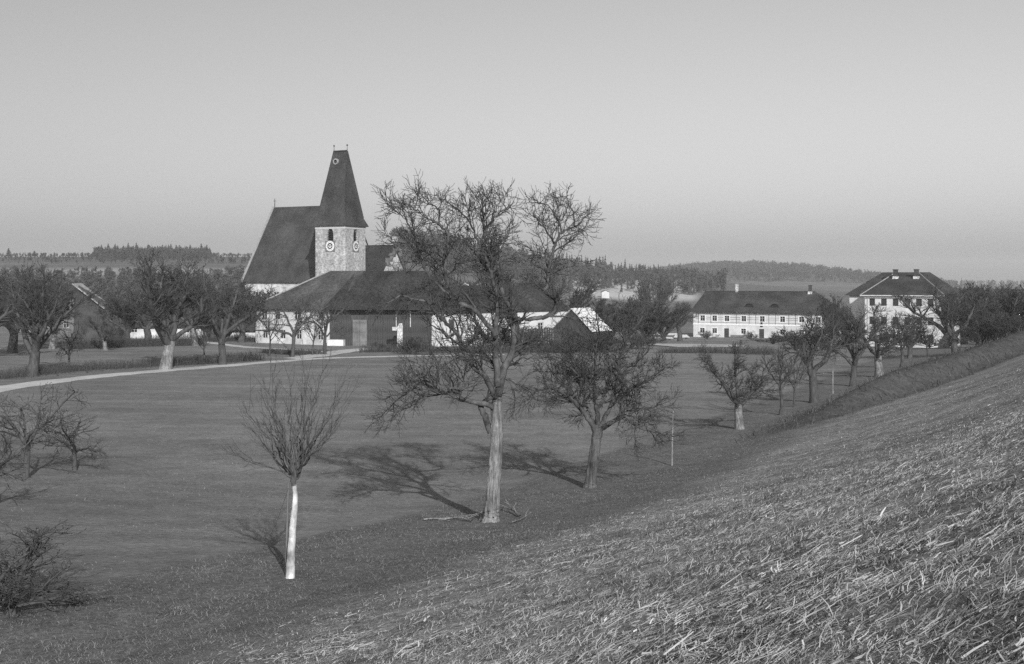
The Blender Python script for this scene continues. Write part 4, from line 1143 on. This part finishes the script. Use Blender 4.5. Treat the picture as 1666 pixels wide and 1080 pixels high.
# tiny far buildings
for px, py, d, w, hpx, lab in ((985,479,560,3.6,6.5,'tiny white farmhouse at the edge of the far pale field'),(757,470,300,2.2,11,'tiny white gable seen through the largest fruit tree'),(786,469,300,3.4,12,'tiny white hut right of the tiny gable behind the stable')):
    x = ux(px, d); gz = (HOR-py)/F*d
    g0 = H(x, d); root = empty('far_house', (x, d, g0), 0, lab, 'house')
    h = gz-g0+hpx/F*d*.55; zt = gz-g0+hpx/F*d
    m = MB(); m.box(-w/2, w/2, 0, 5, -1, h, skip='t'); m.poly([(-w/2,0,h),(w/2,0,h),(0,0,zt)]); m.build('wall', M['plaster'], root)
    r = MB(); r.solid([(-w/2-.2,-.2,h),(0,-.2,zt),(0,5.2,zt),(-w/2-.2,5.2,h)], [(-w/2-.2,-.2,h+.15),(0,-.2,zt+.15),(0,5.2,zt+.15),(-w/2-.2,5.2,h+.15)])
    r.solid([(w/2+.2,-.2,h),(.001,-.2,zt),(.001,5.2,zt),(w/2+.2,5.2,h)], [(w/2+.2,-.2,h+.15),(.001,-.2,zt+.15),(.001,5.2,zt+.15),(w/2+.2,5.2,h+.15)]); r.build('roof', M['roof_dark'], root)
    window(root, (-.5, .5, h-1.6, h-.5))

# ------------------------------------------------------------------ posts, stakes, hedges, timber
def post(px, py, top, r, label, mat='wood_grey', name='post', group=None, lean=.0, cat='post'):
    p = ground(px, py); h = (py-top)/F*p[1]
    o = link(name, tube_mesh(name, [([(0,0,-.3),(lean*.3,.01,h*.4),(lean*.7,0,h*.75),(lean,0,h)], [r*1.1,r,r*.95,r*.8])], 8, M[mat], rough=r*.2), None, p)
    return tag(o, label, cat, group)
post(1093,757,668,.033,'tall pale stake in the grass right of the low wide fruit tree', lean=.05)
post(1355,640,600,.045,'pale post standing before the dark bank between two fruit trees')
for px, wh in ((141,'leftmost roadside fence post under the dark bare trees'),(166,'second roadside fence post from the left'),(208,'roadside fence post left of the tallest tree'),(245,'roadside fence post just left of the tallest trunk'),
               (263,'roadside fence post touching the tallest trunk'),(289,'roadside fence post right of the tallest trunk'),(394,'roadside fence post right of the spreading tree'),(93,'roadside fence post beside the second tree from the left')):
    py = np.interp(px, [0,100,200,300,400], [622,611,601,596,588])
    post(px, py, py-14, .05, wh, 'board', 'fence_post', 'posts along the road')

def twig_hedge(name, pts, hgt, wid, label, dens=90, mat='twig', cat='hedge'):
    """a hedge of thin upright shoots"""
    P = np.array(pts, float); d = np.concatenate([[0], np.cumsum(np.hypot(*np.diff(P, axis=0).T))])
    n = int(d[-1]*dens); t = npr.random(n)*d[-1]
    x = np.interp(t, d, P[:, 0])+npr.normal(0, wid/2.5, n); y = np.interp(t, d, P[:, 1])+npr.normal(0, wid/2.5, n); z = height(x, y)
    h = hgt*npr.uniform(.35, 1.1, n)*(0.75+.5*(vnoise(t*.6, 0*t)+.5)); lx = npr.normal(0, .25, n)*h; ly = npr.normal(0, .25, n)*h
    polys = [([(x[i],y[i],z[i]-.05),(x[i]+lx[i]*.4,y[i]+ly[i]*.4,z[i]+h[i]*.55),(x[i]+lx[i]*1.1,y[i]+ly[i]*1.1,z[i]+h[i])], [.012,.010,.006]) for i in range(n)]
    V, Q = tubes(polys, 3)
    o = link(name, mesh_np(name, V, Q, mat=M[mat])); return tag(o, label, cat)
def gp(*px): return [ground(*p)[:2] for p in px]
twig_hedge('hedge', gp((110,568),(200,565),(260,563),(330,562)), 1.5, 1.0, 'dark clipped hedge behind the tallest roadside tree', 200)
twig_hedge('hedge', gp((336,556),(380,555),(416,556)), 1.0, .8, 'low dark hedge in front of the white cottage', 200)
twig_hedge('hedge', gp((-10,617),(60,609),(150,601),(250,596),(330,592),(420,585)), .8, 1.8, 'long low bramble hedge along the far side of the road', 120)
twig_hedge('hedge', gp((430,574),(480,577),(520,577)), .7, 1.0, 'low bramble patch under the trees of the white house', 160)
twig_hedge('hedge', gp((1075,574),(1130,574),(1190,575),(1260,577)), .9, 1.2, 'dark grassy hedge bank below the pale strip of bare ground', 160)
twig_hedge('hedge', gp((590,573),(640,572),(700,573),(790,574),(900,573),(1000,572)), 1.0, 1.6, 'straggling hedge along the farmyard edge', 120)

# stacked boards left of the farmhouse
for i, (px, py, ln, nb, lab) in enumerate(((1085,547,6.5,3,'low stack of pale boards left of the long farmhouse'),(1078,553,4.0,2,'smaller stack of pale boards nearer the coppice'),(1108,551,3.4,4,'short stack of boards beside the farmhouse gable'))):
    x, y, z = ground(px, py); root = empty('board_stack', (x, y, z), .12*i-.1, lab, 'timber')
    for k in range(nb):
        m = MB(); m.box(-ln/2+.1*k, ln/2-.15*k, -.5+.04*k, .5, .30+.14*k, .42+.14*k); m.build('board', M['wood_pale'], root)
    for q in (-.35, .35): 
        m = MB(); m.box(ln*q-.15, ln*q+.15, -.45, .45, -.3, .298); m.build('bearer', M['board'], root)

# fallen branches below the big tree
def fallen(px, py, ln, az, seed, label, r=.03):
    x, y, z = ground(px, py)
    g = Grow(seed, (0,.3,.2,.2), ((0,0),(.4,.9),(.2,.5),(.1,.2)), ((0,0),(.4,.9),(.4,.9),(.4,.9)), (.05,.12,.15,.2,.2), (0,0,.02,0,0), rmin=.008, segs=(5,8,5,3,2), maxlvl=3)
    g.march((0,0,.08), (math.cos(az), math.sin(az), .10), ln, r, 1)
    polys = []
    for l in (1,2,3):
        for p, rr in g.out[l]:
            polys.append(([(q[0],q[1],max(q[2]*.55,.02)+H(x+q[0],y+q[1])-z) for q in p], rr))
    V, Q = tubes(polys, 5)
    tag(link('fallen_branch', mesh_np('fallen_branch', V, Q, mat=M['trunk']), None, (x,y,z)), label, 'branch')
fallen(846,842,1.9,1.9,41,'forked fallen branch lying right of the largest tree', .035)
fallen(690,847,1.3,.05,42,'straight fallen branch lying left of the largest tree', .03)
fallen(768,850,.7,2.3,43,'short broken branch at the foot of the largest tree', .04)
fallen(832,852,.5,.4,44,'small crooked twig in the grass right of the largest trunk', .025)
fallen(905,745,1.2,2.5,45,'thin fallen branch in the shadow beside the second fruit tree', .02)

# ------------------------------------------------------------------ grass, straw and weeds (nobody could count them)
def ribbons(x, y, ln, wd, az, pitch, lift, bend):
    """flat three-point strips lying or standing on the ground"""
    n = len(x); z = height(x, y)+lift
    dx, dy, dz = np.cos(az)*np.cos(pitch), np.sin(az)*np.cos(pitch), np.sin(pitch)
    px, py = -np.sin(az), np.cos(az)
    x1, y1 = x+dx*ln*.5, y+dy*ln*.5; x2, y2 = x+dx*ln+px*bend*ln, y+dy*ln+py*bend*ln
    lie = np.cos(pitch)
    z1 = (height(x1, y1)+lift)*lie+z*(1-lie)+dz*ln*.5; z2 = (height(x2, y2)+lift)*lie+z*(1-lie)+dz*ln*.95
    P = np.stack([np.stack([x, y, z], -1), np.stack([x1, y1, z1], -1), np.stack([x2, y2, z2], -1)], 1)
    sz = np.where(pitch > .5, 0, .35)
    S = np.stack([px, py, sz], -1)[:, None, :]*wd[:, None, None]*.5
    tp = np.array([1, .95, .6])[None, :, None]
    V = np.stack([P-S*tp, P+S*tp], 2).reshape(-1, 3)
    b = np.arange(n)*6
    Q = np.concatenate([np.stack([b, b+1, b+3, b+2], -1), np.stack([b+2, b+3, b+5, b+4], -1)])
    return V, Q
def scatter(n, r0, r1, a0, a1, pw=1.0):
    """points in a fan of ground in front of the viewpoint, thinning with distance"""
    r = np.exp(npr.uniform(0, 1, n)**pw*(math.log(r1)-math.log(r0))+math.log(r0)); a = npr.uniform(a0, a1, n)
    return r*np.sin(a), r*np.cos(a), r
def stub_mask(x, y):
    s, yf, q = coords(x, y); w = 1.3*vnoise(x*.35, y*.35)+.6*vnoise(x*1.3, y*1.3)
    return sst(2.8, 6.0, s+w)*(1-sst(63, 66, q)), s, yf, q
# straw
def patchy(x, y): return np.clip(.42+1.5*vnoise(x*1.7, y*2.1)+1.0*vnoise(x*.45+7, y*.55)+.6*vnoise(x*5, y*6), .03, 1)
def lay(n, dens, mu, sg, lo, hi, wmu, wsg, align, sigma, pit, lft, bend):
    x, y, r = scatter(n, 4.2, 66, -.36, .47, .88)
    mk, s, yf, q = stub_mask(x, y)
    keep = npr.random(n) < mk*dens(x, y, r)
    x, y, r = x[keep], y[keep], r[keep]; n = len(x)
    ln = np.clip(npr.lognormal(mu, sg, n), lo, hi)*(1-.3*sst(15, 50, r)); wd = np.clip(npr.lognormal(wmu, wsg, n), .0022, .02)*(1+r*.018)
    turn = .55*vnoise(x*.8+60, y*.8)
    az = np.where(npr.random(n) < align, npr.normal(-.68, sigma, n)+turn, npr.uniform(0, 6.28, n))
    return ribbons(x, y, ln, wd, az, np.abs(npr.normal(0, pit, n)), npr.uniform(0, lft, n), npr.normal(0, bend, n))
V, Q = lay(130000, lambda x, y, r: patchy(x, y)*(1-.35*sst(12, 45, r)), -3.1, .75, .018, .24, -5.4, .45, .38, .45, .16, .06, .18)
tag(link('straw', mesh_np('straw', V, Q, mat=M['straw'])), 'loose pale straw strewn over the stubble slope', 'straw', kind='stuff')
V, Q = lay(330000, lambda x, y, r: .3+.7*patchy(x+90, y), -3.15, .5, .015, .16, -5.6, .45, .3, .7, .5, .03, .25)
tag(link('weathered_straw', mesh_np('weathered_straw', V, Q, mat=M['straw_dull'])), 'dull weathered straw and stubble matted on the slope', 'straw', kind='stuff')
# dark clumps between the straw
n = 5200
x, y, r = scatter(n, 3.6, 62, -.36, .47, .8)
mk, s, yf, q = stub_mask(x, y)
keep = npr.random(n) < mk*np.clip(.4+1.5*vnoise(x*.8+15, y), 0, 1)
cx_, cy_ = np.repeat(x[keep], 14), np.repeat(y[keep], 14); sz = np.repeat(npr.uniform(.03, .12, keep.sum()), 14); n = len(cx_)
x, y = cx_+npr.normal(0, 1, n)*sz, cy_+npr.normal(0, 1, n)*sz; r = np.hypot(x, y)
V, Q = ribbons(x, y, npr.uniform(.03, .10, n), npr.uniform(.004, .009, n)*(1+r*.02), npr.uniform(0, 6.28, n), npr.uniform(.2, 1.3, n), np.zeros(n)-.004, npr.normal(0, .25, n))
tag(link('dead_leaves', mesh_np('dead_leaves', V, Q, mat=M['weed'])), 'dark dead tufts scattered through the stubble', 'weeds', kind='stuff')
# grass of the strip at the foot of the slope
n = 260000
x, y, r = scatter(n, 9, 70, -.46, .40, .75)
mk, s, yf, q = stub_mask(x, y)
keep = npr.random(n) < (1-mk*.75)*sst(-3.9, -3.4, s+.25*vnoise(x, y))*(1-sst(9, 12, s))
x, y, r = x[keep], y[keep], r[keep]; n = len(x)
ln = npr.uniform(.02, .075, n)*(1+.6*vnoise(x*.7, y*.7)); wd = npr.uniform(.004, .009, n)*(1+r*.02)
V, Q = ribbons(x, y, ln, wd, npr.normal(0, .5, n)+np.where(npr.random(n) < .5, 0, math.pi), npr.uniform(.3, 1.1, n), np.zeros(n)-.005, npr.normal(0, .2, n))
tag(link('grass', mesh_np('grass', V, Q, mat=M['blade'])), 'short rough grass along the foot of the slope', 'grass', kind='stuff')
# tufts in the mown meadow
n = 90000
x, y, r = scatter(n, 20, 120, -.47, .36, 1.0)
s, yf, q = coords(x, y)
keep = (s < -4.6) & (npr.random(n) < np.clip(.35+1.6*vnoise(x*.35, y*.6)+.8*vnoise(x*1.5, y*1.5), .02, 1))
x, y, r = x[keep], y[keep], r[keep]; n = len(x)
rd = np.abs(y-95-.12*x) < 7
x, y, r = x[~rd], y[~rd], r[~rd]; n = len(x)
V, Q = ribbons(x, y, npr.uniform(.02, .06, n)*(1+r*.006), npr.uniform(.006, .012, n)*(1+r*.02), npr.normal(0, .6, n)+np.where(npr.random(n) < .5, 0, math.pi), npr.uniform(.2, 1.0, n), np.zeros(n)-.004, npr.normal(0, .2, n))
tag(link('meadow_grass', mesh_np('meadow_grass', V, Q, mat=M['blade'])), 'short sparse tufts of grass on the mown meadow', 'grass', kind='stuff')
# weeds of the dark bank
n = 42000
qx = npr.uniform(8, 75, n); qy = npr.uniform(45, 140, n)
s, yf, q = coords(qx, qy)
keep = (s > .8) & (q > 63.5+1.5*vnoise(qx*.5, qy*.5)) & (q < 78) & (yf < 130)
x, y = qx[keep], qy[keep]; n = len(x)
ln = npr.uniform(.15, .5, n)*(1+vnoise(x*.5, y*.5)); wd = npr.uniform(.02, .05, n)
V, Q = ribbons(x, y, ln, wd, npr.normal(0, .6, n)+np.where(npr.random(n) < .5, 0, math.pi), npr.uniform(.6, 1.3, n), np.zeros(n)-.02, npr.normal(0, .25, n))
tag(link('weeds', mesh_np('weeds', V, Q, mat=M['weed'])), 'dark rank weeds covering the bank above the orchard row', 'weeds', kind='stuff')

# ------------------------------------------------------------------ woods on the hills
def spruce_arrays(seed, h=16., w=4.6, layers=9, k=9):
    R = random.Random(seed); V, T = [], []
    for i in range(layers):
        t = i/(layers-1); z1 = h*(.10+.90*t); rr = w/2*(1-t)**.85+.12; zt = min(h, z1+h*.17*(1-.5*t))
        b = len(V); V.append((R.gauss(0,.08), R.gauss(0,.08), zt))
        for j in range(2*k):
            a = math.pi*(j+R.uniform(-.3,.3))/k; q = rr*(R.uniform(.75,1.2) if j % 2 else R.uniform(.4,.6))
            V.append((q*math.cos(a), q*math.sin(a), z1-(R.uniform(.3,.9) if j % 2 else 0)))
        for j in range(2*k): T.append((b, b+1+j, b+1+(j+1) % (2*k)))
    return np.array(V), np.array(T)
SPR = [spruce_arrays(s, 16*random.Random(s).uniform(.9,1.1), random.Random(s+5).uniform(4.0,5.4)) for s in range(4)]
spr_me = [mesh_np('spruce', V, None, T, mat=M['conifer']) for V, T in SPR]
spr_trunk = tube_mesh('spruce_trunk', [([(0,0,-.5),(0,0,7)], [.22,.12])], 5, M['bark'])
def spruce(x, y, h, w, label, group):
    o = empty('spruce_tree', (x, y, H(x, y)), rnd.uniform(0, 6.28), label, 'tree', group)
    k = rnd.randrange(4); o.scale = (w/4.6, w/4.6, h/16.)
    link('crown', spr_me[k], o); link('trunk', spr_trunk, o)
# wood on the left hill
for px in np.linspace(151, 345, 70):
    d = rnd.uniform(640, 680); px += rnd.uniform(-3, 3); x = ux(px, d)
    top = np.interp(px, [145,152,162,180,200,230,270,320,336,344,350], [416,409,401,399,398,399,396,399,402,408,415])+rnd.uniform(-3, 5)+(rnd.random() < .25)*5
    h = (HOR-top)/F*d-H(x, d)
    spruce(x, d, max(2.5, h), rnd.uniform(4.2, 6.5), 'dark spruce in the wood crowning the left hill', 'spruces of the wood on the left hill')
for px, top in ((14,404),(56,408)):
    x = ux(px, 670); spruce(x, 670, (HOR-top)/F*670-H(x, 670), 4.5, 'lone dark tree on the left skyline, %s of two' % ('left one' if px < 30 else 'right one'), 'lone trees on the left skyline')
# skyline spruces of the ridge in the middle
for px in np.concatenate([np.linspace(690, 1120, 100), [1016, 1041, 1066, 1048, 1094, 1116]]):
    px = px+rnd.uniform(-3, 3); d = rnd.uniform(690, 760); x = ux(px, d)
    top = np.interp(px, [600,690,740,790,860,900,930,960,985,1005,1040,1080,1120,1160], [412,408,410,412,410,413,416,419,422,432,437,442,446,448])+rnd.gauss(0, 3.2)-(rnd.random() < .12)*rnd.uniform(3, 8)
    h = (HOR-top)/F*d-H(x, d)
    spruce(x, d, min(max(9, h), 26), rnd.uniform(3.6, 5.6), 'dark spruce on the skyline of the middle ridge', 'spruces of the middle ridge')

def wood_mass(name, pts, label, mat, kind_mix=.5, seed=1):
    """one far wood reading as a single mass: many simple crowns in one mesh"""
    R = random.Random(seed); Vs, Ts, base = [], [], 0
    bl = []
    for s in range(3):      # rounded leafless crown of loose twig facets
        q = np.random.default_rng(s); m = 70; c = q.normal(0, 1, (m, 3)); c /= np.linalg.norm(c, axis=1, keepdims=True)
        c *= q.uniform(.55, 1, (m, 1)); c = c*[2.6, 2.6, 4.2]+[0, 0, 7.2]
        e = q.normal(0, .8, (m, 3, 3)); V = (c[:, None, :]+e).reshape(-1, 3); bl.append((V, np.arange(m*3).reshape(-1, 3)))
    for x, y, h, spr in pts:
        V, T = (SPR[R.randrange(4)] if spr else bl[R.randrange(3)])
        a = R.uniform(0, 6.28); k = h/(16. if spr else 11.5); kw = k*R.uniform(.85, 1.25)
        W = np.stack([(V[:, 0]*math.cos(a)-V[:, 1]*math.sin(a))*kw+x, (V[:, 0]*math.sin(a)+V[:, 1]*math.cos(a))*kw+y, V[:, 2]*k+H(x, y)], -1)
        Vs.append(W); Ts.append(T+base); base += len(W)
    o = link(name, mesh_np(name, np.concatenate(Vs), None, np.concatenate(Ts), mat=mat))
    return tag(o, label, 'wood', kind='stuff')
pts = []
for _ in range(650):
    d = rnd.uniform(560, 720); px = rnd.uniform(640, 1180); x = ux(px, d)
    if d < 600 and px > 930: continue
    pts.append((x, d, rnd.uniform(7, 12.5)*(1 if px < 980 else .8), rnd.random() < .45))
wood_mass('ridge_wood', pts, 'mixed bare and spruce wood covering the middle ridge', M['leafless'], seed=2)
pts = []
for _ in range(1500):
    x = 300+rnd.gauss(0, 120); d = rnd.uniform(1250, 1640)
    if abs(x-300) > 250: continue
    pts.append((x, d, rnd.uniform(10, 14), rnd.random() < .35))
wood_mass('hill_wood', pts, 'hazy woodland covering the rounded hill behind the long farmhouse', M['leafless'], seed=3)
pts = []
for _ in range(420):
    d = rnd.uniform(260, 620); px = rnd.uniform(1545, 1720); pts.append((ux(px, d), d, rnd.uniform(5, 8), rnd.random() < .2))
for _ in range(260):
    d = rnd.uniform(1500, 2300); px = rnd.uniform(1330, 1760); pts.append((ux(px, d), d, rnd.uniform(9, 14), rnd.random() < .4))
wood_mass('right_wood', pts, 'low dark woodland stretching to the horizon at the right', M['leafless'], seed=4)
pts = []
for _ in range(420):
    d = rnd.uniform(560, 670); px = rnd.uniform(156, 342); pts.append((ux(px, d), d, rnd.uniform(3.5, 5.8), rnd.random() < .7))
for _ in range(700):
    d = rnd.uniform(530, 680); px = rnd.uniform(-60, 440); pts.append((ux(px, d), d, rnd.uniform(1.2, 2.6), False))
for _ in range(900):
    d = rnd.uniform(280, 455); px = rnd.uniform(-60, 420); pts.append((ux(px, d), d, rnd.uniform(2.5, 5), False))
wood_mass('left_wood', pts, 'dark undergrowth and scrub on the left hillside', M['leafless'], seed=5)

# ------------------------------------------------------------------ air
hz = MB(); hz.box(-3700, 3700, -3700, 3700, -20, 62)
hm = bpy.data.materials.new('haze'); hm.use_nodes = True
hn, hl = hm.node_tree.nodes, hm.node_tree.links
hn.clear(); ho = hn.new('ShaderNodeOutputMaterial'); hv = hn.new('ShaderNodeVolumePrincipled')
hv.inputs['Color'].default_value = (1, 1, 1, 1); hv.inputs['Density'].default_value = 0.00023; hv.inputs['Anisotropy'].default_value = 0.0
hl.new(hv.outputs[0], ho.inputs['Volume'])
tag(hz.build('haze', hm), 'thin haze over the valley', kind='stuff')
